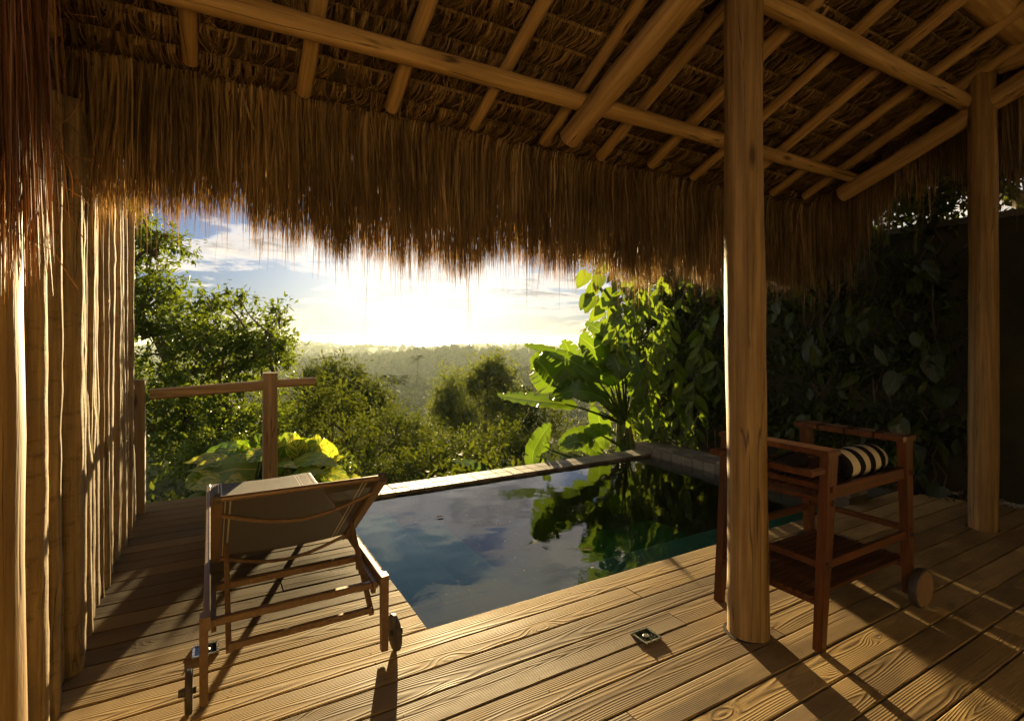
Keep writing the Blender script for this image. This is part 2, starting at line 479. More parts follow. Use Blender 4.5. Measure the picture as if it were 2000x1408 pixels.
M['forest'] = mat_leaf("leaf_forest", (0.018, 0.034, 0.010), (0.028, 0.048, 0.013), (0.040, 0.060, 0.016), 0.08, 0.8, 0.15)

def mat_banana():
    m, T = new_mat("banana_leaf")
    r = rnd(T)
    co = T.n('ShaderNodeUVMap').outputs[0]
    s, t = T.xyz(co)[0:2]
    ribs = T.m('SINE', T.m('MULTIPLY', T.m('ADD', s, T.m('MULTIPLY', T.m('ABSOLUTE', T.m('SUBTRACT', t, 0.5)), 0.25)), 190))
    mid = T.mapr(T.m('ABSOLUTE', T.m('SUBTRACT', t, 0.5)), 0.035, 0.012)
    c = T.ramp(r, [(0.0, (0.028, 0.060, 0.012)), (0.5, (0.042, 0.085, 0.014)), (1.0, (0.065, 0.11, 0.02))])
    c = T.mix(T.mapr(ribs, -1, 1, 0, 0.18), c, (0.03, 0.06, 0.01))
    nz = T.noise(objcoord(T), 5.0, 4.0)
    edge = T.mapr(T.m('ABSOLUTE', T.m('SUBTRACT', t, 0.5)), 0.46, 0.5)
    c = T.mix(T.m('MULTIPLY', edge, T.mapr(nz, 0.4, 0.6)), c, (0.16, 0.10, 0.04))
    c = T.mix(mid, c, (0.16, 0.20, 0.06))
    b = T.n('ShaderNodeBsdfPrincipled', ins={'Base Color': c, 'Roughness': 0.33, 'Specular IOR Level': 0.5})
    bn = T.n('ShaderNodeBump', ins={'Strength': 0.35, 'Distance': 0.004, 'Height': ribs})
    T.set(b, 'Normal', bn.outputs[0])
    tr = T.n('ShaderNodeBsdfTranslucent', ins={0: T.mix(1.0, T.mix(0.4, c, (0.18, 0.25, 0.02)), (1.5, 1.6, 0.7), 'MULTIPLY')})
    mx = T.n('ShaderNodeMixShader', ins={0: 0.45, 1: b, 2: tr})
    T.n('ShaderNodeOutputMaterial', ins={0: mx})
    return m
M['banana'] = mat_banana()

def mat_pothos():
    m, T = new_mat("pothos_leaf")
    r = rnd(T)
    s, t = T.xyz(T.n('ShaderNodeUVMap').outputs[0])[0:2]
    a = T.m('ABSOLUTE', T.m('SUBTRACT', t, 0.5))
    ribs = T.m('SINE', T.m('MULTIPLY', T.m('SUBTRACT', s, T.m('MULTIPLY', a, 0.7)), 60))
    nv = T.comb(T.m('MULTIPLY', T.m('SUBTRACT', s, T.m('MULTIPLY', a, 0.7)), 22), T.m('MULTIPLY', t, 3.5), T.m('MULTIPLY', r, 40))
    var = T.noise(nv, 1.0, 3.0, 0.6)
    green = T.ramp(r, [(0.0, (0.05, 0.11, 0.014)), (0.6, (0.10, 0.17, 0.02)), (1.0, (0.14, 0.20, 0.03))])
    amt = T.m('ADD', 0.42, T.m('MULTIPLY', T.m('FRACT', T.m('MULTIPLY', r, 7.3)), 0.3))
    c = T.mix(T.mapr(T.m('SUBTRACT', var, amt), -0.04, 0.06, 0, 0.9), green, (0.42, 0.38, 0.07))
    c = T.mix(T.mapr(a, 0.03, 0.01), c, (0.30, 0.30, 0.07))
    b = T.n('ShaderNodeBsdfPrincipled', ins={'Base Color': c, 'Roughness': 0.24, 'Specular IOR Level': 0.55})
    bn = T.n('ShaderNodeBump', ins={'Strength': 0.3, 'Distance': 0.006, 'Height': ribs})
    T.set(b, 'Normal', bn.outputs[0])
    tr = T.n('ShaderNodeBsdfTranslucent', ins={0: T.mix(1.0, c, (1.9, 1.75, 0.7), 'MULTIPLY')})
    mx = T.n('ShaderNodeMixShader', ins={0: 0.5, 1: b, 2: tr})
    T.n('ShaderNodeOutputMaterial', ins={0: mx})
    return m
M['pothos'] = mat_pothos()

# ------------------------------------------------------------------ ground, sea
def hnoise(x, y, s, seed=0.0):
    return mnoise.noise(Vector((x / s + seed, y / s - seed, seed * 0.37)))
PROF = [(0, -0.45), (5.4, -0.5), (7.5, -1.5), (12, -3.6), (25, -8.5), (50, -15), (90, -21), (160, -26), (300, -32), (500, -38), (900, -43), (1500, -47), (2100, -50), (2350, -54), (2480, -66), (60000, -90)]
PX = np.array([p[0] for p in PROF]); PZ = np.array([p[1] for p in PROF])
def ground_z(u, v):
    Y = S30 * u + C30 * v; X = C30 * u - S30 * v
    d = Y if Y > 0 else 0
    z = float(np.interp(d, PX, PZ))
    if Y > 30:
        k = min(1, (Y - 30) / 200.0)
        z += k * (hnoise(X, Y, 620, 8.3) * 12 * min(1, Y / 500) + hnoise(X, Y, 260, 2.3) * 12 * min(1, Y / 300) + hnoise(X, Y, 90, 5.1) * 5.0)
        for (Yc, w_, h_, sd_) in ((300, 55, 9, 1.1), (680, 110, 13, 4.7), (1250, 200, 16, 7.9), (2000, 230, 17, 12.3)):
            yc = Yc * (1 + 0.18 * mnoise.noise(Vector((X / (Yc * 0.7), sd_, 0))))
            z += h_ * (0.75 + 0.7 * mnoise.noise(Vector((X / (Yc * 0.35) + sd_, sd_, 2)))) * math.exp(-((Y - yc) / w_) ** 2)
        left = math.exp(-((X / max(Y, 1) + 0.45) / 0.28) ** 2)
        z += left * min(1, Y / 700) * 8 * (1 if Y < 2200 else max(0, (2420 - Y) / 220))
    # garden ground to the right stays up beside the deck
    if v < 5.4 and u > 5.1:
        z = -0.055 + 0.02 * hnoise(u, v, 0.5, 1.7)
    elif u > 5.1 and v < 9:
        t = (v - 5.4) / 3.6
        z = max(z, -0.055 * (1 - t) + z * t)
    if -0.7 < u < 5.12 and v < 5.0:
        z = -2.2
    return z
def axis_lines(lo, hi, c0, c1, fine, g):
    out = list(np.arange(c0, c1 + 1e-6, fine))
    s = fine
    x = c1
    while x < hi:
        s *= g; x += s; out.append(min(x, hi))
    s = fine; x = c0
    while x > lo:
        s *= g; x -= s; out.insert(0, max(x, lo))
    return out
def build_ground():
    us = axis_lines(-3200, 4200, -3, 9, 0.35, 1.09)
    vs_ = axis_lines(-900, 4200, -3, 12, 0.35, 1.09)
    # exact lines at the pit's edge so its walls are steep
    for e in (-0.72, -0.70, 5.11, 5.13): us.append(e)
    for e in (4.99, 5.01): vs_.append(e)
    us = sorted(us); vs_ = sorted(vs_)
    V = [(u, v, ground_z(u, v)) for v in vs_ for u in us]
    n = len(us); m_ = len(vs_)
    f = np.array([(j * n + i, j * n + i + 1, (j + 1) * n + i + 1, (j + 1) * n + i) for j in range(m_ - 1) for i in range(n - 1)])
    mb = MB(); mb.add(V, f)
    m, T = new_mat("forest_floor")
    p = T.n('ShaderNodeNewGeometry').outputs['Position']
    n1 = T.noise(p, 0.9, 8.0, 0.62)
    n2 = T.noise(p, 14.0, 5.0, 0.6)
    far = T.mapr(T.xyz(p)[2], -0.6, -3.0)
    soil = T.ramp(n2, [(0.3, (0.035, 0.024, 0.014)), (0.6, (0.085, 0.06, 0.036)), (0.75, (0.14, 0.10, 0.06))])
    green = T.ramp(n1, [(0.3, (0.020, 0.032, 0.010)), (0.7, (0.045, 0.062, 0.018))])
    finish(T, T.mix(far, soil, green), 0.9, T.m('ADD', n1, n2), 0.7, 0.03, 0.2)
    tag(mb.build("ground", m, smooth=True), kind='structure')
build_ground()
def build_sea():
    mb = MB()
    n = 64; Rr = 12500
    V = [(0, 0, -60)] + [(Rr * math.cos(2 * math.pi * i / n), Rr * math.sin(2 * math.pi * i / n), -60) for i in range(n)]
    mb.add(V, [(0, i + 1, (i + 1) % n + 1) for i in range(n)])
    m, T = new_mat("sea_water")
    p = T.n('ShaderNodeNewGeometry').outputs['Position']
    n1 = T.noise(p, 0.02, 6.0, 0.65)
    finish(T, (0.03, 0.05, 0.06), 0.28, n1, 0.6, 8.0, 0.5)
    tag(mb.build("sea", m), kind='structure')
build_sea()

# ------------------------------------------------------------------ deck
PU0, PU1, PV0, PV1 = 0.91, 4.65, 2.38, 4.65      # pool water rectangle
PITCH, BW, BT = 0.15, 0.1412, 0.032
deck = empty("deck", (0, 0, 0)); tag(deck, kind='structure')
def board(u0, u1, v0, v1, zj=0.0):
    mb = MB()
    c = 0.004
    L = u1 - u0; w = v1 - v0
    # rounded top edge: two chamfer steps; a few cross cuts so boards can cup a little
    nst = max(2, int(L / 0.6) + 1)
    cup = random.uniform(-0.0012, 0.0018)
    tw = random.uniform(-0.0015, 0.0015)
    prof = [(-w/2, -BT), (-w/2, -c), (-w/2 + c*0.35, -c*0.3), (-w/2 + c, 0), (0, cup), (w/2 - c, 0), (w/2 - c*0.35, -c*0.3), (w/2, -c), (w/2, -BT)]
    k = len(prof); V = []
    ph = random.uniform(0, 10)
    for i in range(nst):
        x = -L/2 + L * i / (nst - 1)
        wob = 0.0012 * math.sin(x * 1.3 + ph)
        for (a, b) in prof:
            V.append((x, a + wob, b + tw * (i / (nst - 1) - 0.5)))
    f = []
    for i in range(nst - 1):
        for j in range(k - 1):
            f.append((i*k + j, i*k + j + 1, (i+1)*k + j + 1, (i+1)*k + j))
        f.append((i*k + k - 1, i*k, (i+1)*k, (i+1)*k + k - 1))
    f.append(tuple(range(k - 1, -1, -1))); f.append(tuple((nst-1)*k + j for j in range(k)))
    mb.add(V, f)
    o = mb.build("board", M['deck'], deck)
    o.location = ((u0 + u1) / 2, (v0 + v1) / 2, zj)
    return o
random.seed(21)
def board_row(v_hi, u0, u1, joints):
    v0 = v_hi - PITCH + (PITCH - BW)
    cuts = [u0] + [j for j in joints if u0 + 0.25 < j < u1 - 0.25] + [u1]
    for a, b in zip(cuts[:-1], cuts[1:]):
        board(a + (0.002 if a > u0 else 0), b - (0.002 if b < u1 else 0), v0, v_hi, random.uniform(-0.0012, 0.0012))
JO = {0: [2.0 + 0.02], 1: [2.02, 4.4], 2: [3.9], 3: [2.02, 4.9], 4: [0.35, 3.8], 5: [2.35, 4.4], 6: [1.35, 3.6], 7: [0.6, 3.0, 4.6], 8: [2.3], 9: [1.1, 3.3]}
JO[0] = [3.6]
row_right = {0: 5.45, 1: 5.52, 2: 5.62, 3: 5.60, 4: 5.72}
for k in range(26):
    vh = PV0 - k * PITCH
    left = -0.66 if vh > 1.5 else -2.6
    js = JO.get(k, sorted(random.uniform(-2, 5) for _ in range(3)))
    board_row(vh, left, row_right.get(k, 5.9 if k < 12 else 5.2) , js)
k = 0
while True:
    vh = PV0 + (k + 1) * PITCH
    if vh > 5.45: break
    board_row(vh, -0.62, PU0 - 0.006 if vh < 4.9 else PU0 + 0.0, [random.choice([0.1, 0.35, -0.2])] if random.random() < 0.3 else [])
    k += 1
# joists under the boards
jm = MB()
for u in np.arange(-2.4, 5.2, 0.55): jm.box((u, -1.5, -0.18), (u + 0.05, PV0 - 0.03, -BT - 0.003))
for u in np.arange(-0.5, 0.9, 0.44): jm.box((u, PV0 - 0.02, -0.18), (u + 0.05, 5.3, -BT - 0.003))
jm.box((-0.6, 5.3, -0.28), (0.88, 5.34, -BT - 0.004))
jm.build("joist", M['railpost'], deck)
scw = MB(); random.seed(8)
for k in range(0, 14):
    for u in np.arange(-0.5, 5.4, 0.55):
        for dv in (0.03, 0.112):
            cx_, cy_ = u + 0.025 + random.uniform(-.006, .006), PV0 - k * PITCH - dv + random.uniform(-.004, .004)
            scw.add([(cx_ + 0.0032 * math.cos(a), cy_ + 0.0032 * math.sin(a), 0.0021) for a in np.linspace(0, 5.24, 6)], [tuple(range(6))])
tag(scw.build("screw_heads", mat_simple("rusty_screw", (0.035, 0.022, 0.014), 0.6), deck), kind='stuff')
# deck skirt closing the edges from below
# ------------------------------------------------------------------ pool
pool = empty("swimming_pool", (PU0, PV0, 0), "small infinity pool of grey green stone tiles set into the wooden deck", "pool")
def mat_tile(name, cols, rough, bstr=0.4):
    m, T = new_mat(name)
    r = rnd(T)
    n = T.noise(T.vm('ADD', objcoord(T), T.comb(T.m('MULTIPLY', r, 50), 0.0, 0.0)), 18.0, 5.0, 0.65)
    n2 = T.noise(T.n('ShaderNodeNewGeometry').outputs['Position'], 5.0, 4.0, 0.6)
    c = T.ramp(T.m('ADD', T.m('MULTIPLY', r, 0.6), T.m('MULTIPLY', n, 0.4)), cols)
    c = T.mix(T.mapr(n2, 0.5, 0.68, 0, 0.6), c, (0.07, 0.06, 0.035))
    finish(T, c, rough, n, bstr, 0.003, 0.4)
    return m
M['cop'] = mat_tile("coping_stone", [(0.2, (0.07, 0.062, 0.05)), (0.5, (0.125, 0.11, 0.085)), (0.8, (0.19, 0.165, 0.125))], 0.62)
M['grout'] = mat_simple("grout", (0.06, 0.055, 0.045), 0.9)
def mat_pooltile():
    m, T = new_mat("pool_tile")
    p = T.n('ShaderNodeNewGeometry').outputs['Position']
    n = T.noise(p, 3.0, 4.0, 0.6)
    X_, Y_, Z_ = T.xyz(p)[:3]
    nz_ = T.m('GREATER_THAN', T.m('ABSOLUTE', T.xyz(T.n('ShaderNodeNewGeometry').outputs['Normal'])[2]), 0.5)
    pv_ = T.mix(nz_, T.comb(T.m('ADD', X_, Y_), Z_, 0.0), T.comb(X_, Y_, 0.0))
    br = T.n('ShaderNodeTexBrick', ins={'Vector': pv_, 'Color1': (0.065, 0.23, 0.155, 1), 'Color2': (0.09, 0.28, 0.19, 1), 'Mortar': (0.055, 0.19, 0.13, 1), 'Scale': 1.0, 'Mortar Size': 0.004, 'Brick Width': 0.3, 'Row Height': 0.15})
    finish(T, T.mix(T.mapr(n, 0.4, 0.7, 0, 0.4), br.outputs[0], (0.05, 0.13, 0.08)), 0.6, n, 0.2, 0.004)
    return m
M['ptile'] = mat_pooltile()
WZ = -0.035
def pobj(name, mb, mat):
    o = mb.build(name, mat, pool)
    o.location = (-PU0, -PV0, 0)
    return o
# shell: walls, floor, benches
sh = MB()
sh.box((PU0 - 0.04, PV0 - 0.10, -1.45), (PU1 + 0.30, PV1 + 0.3, -0.80))                  # floor
sh.box((PU0 - 0.12, PV0 - 0.09, -1.35), (PU0 - 0.001, PV1 + 0.3, -BT - 0.004))           # left wall
sh.box((PU0 - 0.001, PV0 - 0.12, -1.35), (PU1 + 0.30, PV0 - 0.03, -BT - 0.004))          # near wall
sh.box((PU0 - 0.001, PV1, -1.35), (PU1 + 0.3, PV1 + 0.28, -0.045))                       # far wall
sh.box((PU1, PV0 - 0.03, -1.35), (PU1 + 0.28, PV1, -0.045))                                # right wall
pobj("shell", sh, M['ptile'])
kb = MB(); kb.box((PU1 + 0.001, PV0 + 0.004, -0.044), (PU1 + 0.28, PV1 + 0.27, 0.052)); pobj("curb", kb, M['grout'])
bn_ = MB()
bn_.cbox((PU0, PV0 - 0.03, -1.35), (PU1, PV0 + 0.52, -0.17), 0.012)
bn_.cbox((PU0, PV0 + 0.521, -1.35), (PU0 + 0.48, PV1, -0.172), 0.012)
bn_.cbox((PU0 + 0.481, PV0 + 0.521, -1.35), (PU0 + 0.96, PV1, -0.33), 0.012)
pobj("bench", bn_, M['ptile'])
# coping tiles
tile_cache = {}
def tile(lo, hi, mat, jit=0.0015):
    key = (round(hi[0]-lo[0], 3), round(hi[1]-lo[1], 3), round(hi[2]-lo[2], 3))
    if key not in tile_cache:
        mb = MB(); mb.cbox((-key[0]/2, -key[1]/2, -key[2]/2), (key[0]/2, key[1]/2, key[2]/2), 0.003)
        tile_cache[key] = mb.mesh("tile", mat)
    o = bpy.data.objects.new("tile", tile_cache[key])
    link(o, pool)
    o.location = ((lo[0]+hi[0])/2 - PU0, (lo[1]+hi[1])/2 - PV0, (lo[2]+hi[2])/2 + random.uniform(-jit, jit))
    o.rotation_euler = (random.uniform(-.006, .006), random.uniform(-.006, .006), random.uniform(-.006, .006))
random.seed(5)
for j in range(2):
    for i in range(27):
        u0 = PU0 + 0.005 + i * 0.1385
        tile((u0, PV1 + j * 0.143 + 0.004, -0.04), (u0 + 0.134, PV1 + j * 0.143 + 0.141, -0.006), M['cop'])
HR = 0.085
for i in range(17):
    v0 = PV0 + 0.0 + i * 0.15
    tile((PU1 + 0.004, v0, HR - 0.03), (PU1 + 0.142, v0 + 0.145, HR), M['cop'])
    tile((PU1 + 0.147, v0, HR - 0.03), (PU1 + 0.285, v0 + 0.145, HR), M['cop'])
    tile((PU1 - 0.012, v0, HR - 0.175), (PU1 - 0.001, v0 + 0.145, HR - 0.032), M['cop'])
# paving slabs at the near right corner
for (a, b) in ((4.95, 5.22), (5.23, 5.42)):
    tile((a, PV0 + 0.01, -0.03), (b, PV0 + 0.17, 0.004), M['cop'])
# water
def build_water():
    mb = MB()
    nx, ny = 30, 18
    V = [(PU0 + (PU1 - PU0) * i / nx, PV0 - 0.03 + (PV1 - PV0 + 0.03) * j / ny, WZ) for j in range(ny + 1) for i in range(nx + 1)]
    f = [(j * (nx+1) + i, j * (nx+1) + i + 1, (j+1) * (nx+1) + i + 1, (j+1) * (nx+1) + i) for j in range(ny) for i in range(nx)]
    mb.add(V, f)
    m, T = new_mat("pool_water")
    p = T.n('ShaderNodeNewGeometry').outputs['Position']
    n1 = T.noise(p, 2.2, 2.0, 0.5)
    n2 = T.noise(p, 26.0, 3.0, 0.5)
    h = T.m('ADD', n1, T.m('MULTIPLY', n2, 0.05))
    bn = T.n('ShaderNodeBump', ins={'Strength': 1.0, 'Distance': 0.006, 'Height': h})
    fr = T.n('ShaderNodeFresnel', ins={'IOR': 1.45, 'Normal': bn.outputs[0]})
    gl = T.n('ShaderNodeBsdfGlossy', ins={0: (1, 1, 1), 'Roughness': 0.01, 'Normal': bn.outputs[0]})
    tr = T.n('ShaderNodeBsdfTransparent', ins={0: (0.96, 0.98, 0.97)})
    mx = T.n('ShaderNodeMixShader', ins={0: fr, 1: tr, 2: gl})
    T.n('ShaderNodeOutputMaterial', ins={0: mx})
    m2, T2 = new_mat("pool_water_side")
    T2.n('ShaderNodeOutputMaterial', ins={0: T2.n('ShaderNodeBsdfTransparent')})
    for TT in (T, T2):
        out = [n_ for n_ in TT.t.nodes if n_.type == 'OUTPUT_MATERIAL'][0]
        TT.set(out, 'Volume', TT.n('ShaderNodeVolumeAbsorption', ins={'Color': (0.10, 0.78, 0.62, 1), 'Density': 2.3}))
    a0, a1, b0, b1, zb = PU0 + .0005, PU1 - .0005, PV0 - .0295, PV1 - .0005, -0.81
    mb = MB()
    mb.add([(a0, b0, WZ), (a1, b0, WZ), (a1, b1, WZ), (a0, b1, WZ), (a0, b0, zb), (a1, b0, zb), (a1, b1, zb), (a0, b1, zb)],
           [(0, 1, 2, 3), (7, 6, 5, 4), (0, 4, 5, 1), (1, 5, 6, 2), (2, 6, 7, 3), (3, 7, 4, 0)])
    wo = mb.build("pool_water", m)
    wo.data.materials.append(m2)
    wo.data.polygons.foreach_set('material_index', [0, 1, 1, 1, 1, 1])
    tag(wo, kind='structure')
build_water()
# pollen and specks on the water
sp = MB()
random.seed(11)
for i in range(300):
    u = random.uniform(PU0 + 0.05, PU1 - 0.05); v = PV0 + 0.02 + (PV1 - PV0 - 0.05) * random.random() ** 1.2
    r = random.choice([0.0022, 0.003, 0.003, 0.0045]); a0 = random.random() * 6
    V = [(u + r * math.cos(a0 + a) * random.uniform(.6, 1.3), v + r * math.sin(a0 + a) * random.uniform(.6, 1.3), WZ + 0.002) for a in (0, 1.3, 2.6, 3.9, 5.1)]
    sp.add(V, [(0, 1, 2, 3, 4)])
tag(sp.build("floating_specks", mat_simple("speck", (0.42, 0.38, 0.28), 0.8)), "pale pollen and bits of leaf floating on the pool water", "debris", kind='stuff')

random.seed(52)
for (px, py, lb) in ((1035, 921, "brown dead leaf floating against the middle of the far pool edge"), (868, 1010, "small dry leaf floating in the middle of the pool"), (1160, 1075, "small dry leaf floating near the deck side of the pool")):
    p = gp(px, py, WZ)
    mb = MB(); L_leaf = random.uniform(0.05, 0.09); a_ = random.uniform(0, 6); ca, sa = math.cos(a_), math.sin(a_)
    st_ = [(0, 0), (0.25, 0.17), (0.55, 0.19), (0.82, 0.10), (1, 0)]
    V = []
    for (t_, w_) in st_:
        for sg in (-1, 0, 1):
            x_, y_ = t_ * L_leaf, sg * w_ * L_leaf
            V.append((x_ * ca - y_ * sa, x_ * sa + y_ * ca, 0.003 + abs(sg) * 0.006 * w_ * 5 + 0.004 * t_))
    mb.add(V, [(i * 3 + j, i * 3 + j + 1, i * 3 + j + 4, i * 3 + j + 3) for i in range(4) for j in range(2)])
    o = mb.build("fallen_leaf", mat_simple("fallen_leaf_brown", (0.20, 0.11, 0.04), 0.7, 0, 40, 0.4), smooth=True)
    o.location = (p.x, p.y, WZ + 0.001)
    tag(o, lb, "leaf", "dead leaves floating on the pool")

# ------------------------------------------------------------------ posts
def pole_post(u, v, r0, r1, z0, z1, label, seed, tone='post'):
    mb = MB()
    n = 26
    pts, rad = [], []
    for i in range(n):
        t = i / (n - 1); z = (z1 - z0) * t
        pts.append((0.008 * math.sin(t * 5 + seed), 0.008 * math.cos(t * 4 + seed * 2), z))
        rad.append((r0 + (r1 - r0) * t) * (1 + 0.02 * math.sin(t * 13 + seed)))
    mb.tube(pts, rad, 28, wob=0.05, seed=seed)
    o = mb.build("wooden_post", M[tone], smooth=True)
    o.location = (u, v, z0)
    return tag(o, label, "post", "round wooden posts holding up the thatched roof")
P1 = (2.21, 1.60); P2 = (4.93, 1.60); P0 = (-0.475, 1.60)
pole_post(*P1, 0.092, 0.086, -0.25, 3.32, "thick round golden wooden post in the middle, standing beside the serving trolley", 1.3)
pole_post(*P2, 0.088, 0.084, -0.25, 3.44, "round post at the right end of the deck with logs resting on its top", 4.1)
pole_post(*P0, 0.100, 0.096, -0.25, 3.30, "round wooden post at the left edge, half covered by hanging red brown fibre", 6.4)
# dark recess rings in the deck round the posts
ring_m = mat_simple("dark_gap", (0.012, 0.009, 0.006), 0.9)
for (u, v), r in ((P1, 0.092), (P2, 0.088)):
    mb = MB(); n = 28; V = []
    for k in range(n):
        a = 2 * math.pi * k / n
        V += [(u + math.cos(a) * r * 0.95, v + math.sin(a) * r * 0.95, 0.0022), (u + math.cos(a) * (r + 0.009), v + math.sin(a) * (r + 0.009), 0.0022)]
    mb.add(V, [(2*k, 2*k+1, (2*k+3) % (2*n), (2*k+2) % (2*n)) for k in range(n)])
    mb.build("post_cutout", ring_m, deck)

# ------------------------------------------------------------------ roof
ROOF_T = 0.458                               # slope
def rz(v): return 2.925 - ROOF_T * (v - 2.5)   # rafter centre height
roof = empty("thatched_roof", (0, 0, 0), "wide thatched roof of palm straw on round rafters with long fringe over the deck", "roof")
def log(name, a, b, r0, r1=None, mat=None, seed=0.0, bend=0.012, seg=16, parent=None):
    a = Vector(a); b = Vector(b); r1 = r1 or r0
    L = (b - a).length
    n = max(4, int(L / 0.22))
    mb = MB(); pts = []; rad = []
    main = 0 if mat == 'purlin' else 1
    d = (b - a).normalized()
    # local frame whose main axis is the grain axis of the material
    other = Vector((0, 0, 1))
    x = d if main == 0 else d.cross(other).normalized()
    y = other.cross(d).normalized() if main == 0 else d
    z = x.cross(y).normalized()
    for i in range(n + 1):
        t = i / n
        p = Vector((0, 0, 0)); p[main] = L * t
        o1 = bend * math.sin(math.pi * t * 1.7 + seed); o2 = bend * math.cos(2.1 * t + seed * 1.7) * 0.7
        p[(main + 1) % 3] += o1; p[(main + 2) % 3] += o2
        pts.append(p); rad.append((r0 + (r1 - r0) * t) * (1 + 0.045 * math.sin(t * L * 3.3 + seed * 5)))
    # rounded ends
    pts = [pts[0] + (pts[0] - pts[1]).normalized() * 0.006] + pts + [pts[-1] + (pts[-1] - pts[-2]).normalized() * 0.006]
    rad = [rad[0] * 0.86] + rad + [rad[-1] * 0.86]
    mb.tube(pts, rad, seg, wob=0.10, seed=seed)
    o = mb.build(name, M[mat], parent or roof, smooth=True)
    R3 = Matrix((x, y, z)).transposed()
    o.matrix_local = Matrix.Translation(a) @ R3.to_4x4()
    return o
RU = [-1.1, -0.595, -0.087, 0.42, 0.905, 1.42, 1.93, 2.435, 2.93, 3.435, 3.94, 4.46, 4.93 + 0.0]
random.seed(3)
VTOP = 0.55
for i, u in enumerate(RU):
    v1 = 2.95 + random.uniform(-0.025, 0.02)
    r = random.uniform(0.036, 0.044)
    if i == len(RU) - 1: continue
    log("rafter", (u + random.uniform(-.01, .01), v1, rz(v1)), (u + random.uniform(-0.03, 0.03), VTOP, rz(VTOP)), r * 0.95, r * 1.08, 'rafter', seed=i * 1.7)
log("rafter", (4.86, 2.90, rz(2.90)), (4.90, VTOP, rz(VTOP)), 0.042, 0.045, 'rafter', seed=31)
log("purlin", (-1.2, 2.50, 2.800), (5.02, 2.49, 2.815), 0.056, 0.046, 'purlin', seed=2.0, bend=0.008)
log("purlin", (-1.2, 1.70, 3.185), (4.93, 1.70, 3.165), 0.054, 0.055, 'purlin', seed=5.0, bend=0.008)
log("support_log", (1.955, 2.66, 2.645), (1.985, 0.6, 3.49), 0.070, 0.076, 'rafter', seed=7.2, bend=0.006, seg=22)
log("support_log", (4.93, 2.60, 2.69), (4.97, 0.6, 3.53), 0.068, 0.080, 'rafter', seed=9.2, bend=0.006, seg=22)
log("ridge_log", (-1.2, 1.33, 3.66), (7.0, 1.36, 3.52), 0.115, 0.125, 'purlin', seed=11.2, bend=0.02, seg=22)
log("cross_log", (4.96, 1.52, 3.40), (5.0, -1.5, 3.43), 0.09, 0.10, 'rafter', seed=13.2, bend=0.01, seg=20)

# --- thatch, seen from below: rows of folded palm straw tied to battens
def ribbons(P, Wd, taper=None, twist=None):
    """P (n, k, 3) centre lines, Wd (n,) widths, side (n,3) direction of width"""
    n, k, _ = P.shape
    T_ = np.gradient(P, axis=1)
    T_ /= np.linalg.norm(T_, axis=2, keepdims=True) + 1e-9
    side = twist[:, None, :] - T_ * np.sum(twist[:, None, :] * T_, axis=2, keepdims=True)
    side /= np.linalg.norm(side, axis=2, keepdims=True) + 1e-9
    tp = np.ones(k) if taper is None else np.asarray(taper)
    off = side * (Wd[:, None] * tp[None, :])[:, :, None] * 0.5
    V = np.stack([P - off, P + off], axis=2).reshape(n * k * 2, 3)
    base = (np.arange(n) * k * 2)[:, None]
    q = np.arange(k - 1)[None, :] * 2
    f = np.stack([base + q, base + q + 1, base + q + 3, base + q + 2], axis=-1).reshape(-1, 4)
    return V, f
slope = np.array([0, -1.0, ROOF_T]); slope /= np.linalg.norm(slope)        # up the roof
down = -slope
nrm = np.array([0, ROOF_T, 1.0]); nrm /= np.linalg.norm(nrm)               # out of the roof
THB = 0.052    # thatch hangs this far above the rafter centre
def roofpt(u, v, h=0.0):
    """h above rafter centre plane"""
    return np.array([u, v, rz(v)]) + nrm * h
rng2 = np.random.default_rng(3)
ROWV = []
v = 3.06
while v > 0.85:
    ROWV.append(v); v -= 0.135
EU0, EU1 = -1.25, 5.22
for ri, vr in enumerate(ROWV):
    mb = MB()
    u = EU0
    cen = []
    while u < EU1:
        cen.append(u); u += rng2.uniform(0.035, 0.075)
    Pl = []; Wl = []; Tl = []
    for cu in cen:
        nst = int(rng2.integers(10, 16))
        lean = rng2.normal(0, 0.28)
        bul = rng2.uniform(0.010, 0.032)
        for s_ in range(nst):
            x0 = cu + rng2.normal(0, 0.012)
            L = rng2.uniform(0.14, 0.24)
            ln = lean + rng2.normal(0, 0.20)
            pts = []
            start = roofpt(x0, vr, 0.050 + rng2.uniform(0, 0.01))
            for kk in range(6):
                t = kk / 5
                # starts folded over the batten, bellies down, then runs down-slope into the roof
                p = start + down * (L * t - 0.012) + np.array([1, 0, 0]) * (ln * L * t * t * 0.9)
                p = p - nrm * (bul * math.sin(min(1.0, t * 1.6) * math.pi) * (1 - 0.5 * t)) + nrm * 0.028 * t * t
                pts.append(p)
            Pl.append(pts); Wl.append(rng2.uniform(0.003, 0.010)); Tl.append([1, rng2.normal(0, 0.4), rng2.normal(0, 0.5)])
        # the wrapped loops over the batten
        if rng2.random() < 0.6:
            for s_ in range(2):
                x0 = cu + rng2.normal(0, 0.015)
                st = roofpt(x0, vr + 0.012, 0.05)
                pts = []
                for kk in range(6):
                    a = kk / 5 * math.pi
                    pts.append(st + slope * (0.022 * (1 - math.cos(a)) - 0.012) - nrm * (0.026 * math.sin(a)) + np.array([0.008 * kk / 5, 0, 0]))
                Pl.append(pts); Wl.append(rng2.uniform(0.006, 0.011)); Tl.append([1, 0.1, 0.1])
    V, f = ribbons(np.array(Pl), np.array(Wl), [0.8, 1, 1, 0.95, 0.7, 0.35], np.array(Tl))
    mb.add(V, f)
    # batten
    mb.tube([tuple(roofpt(x, vr, 0.058)) for x in np.linspace(EU0, EU1, 14)], 0.009, 6)
    o = mb.build("thatch_row", M['straw'], roof)
    tag(o, kind='stuff')
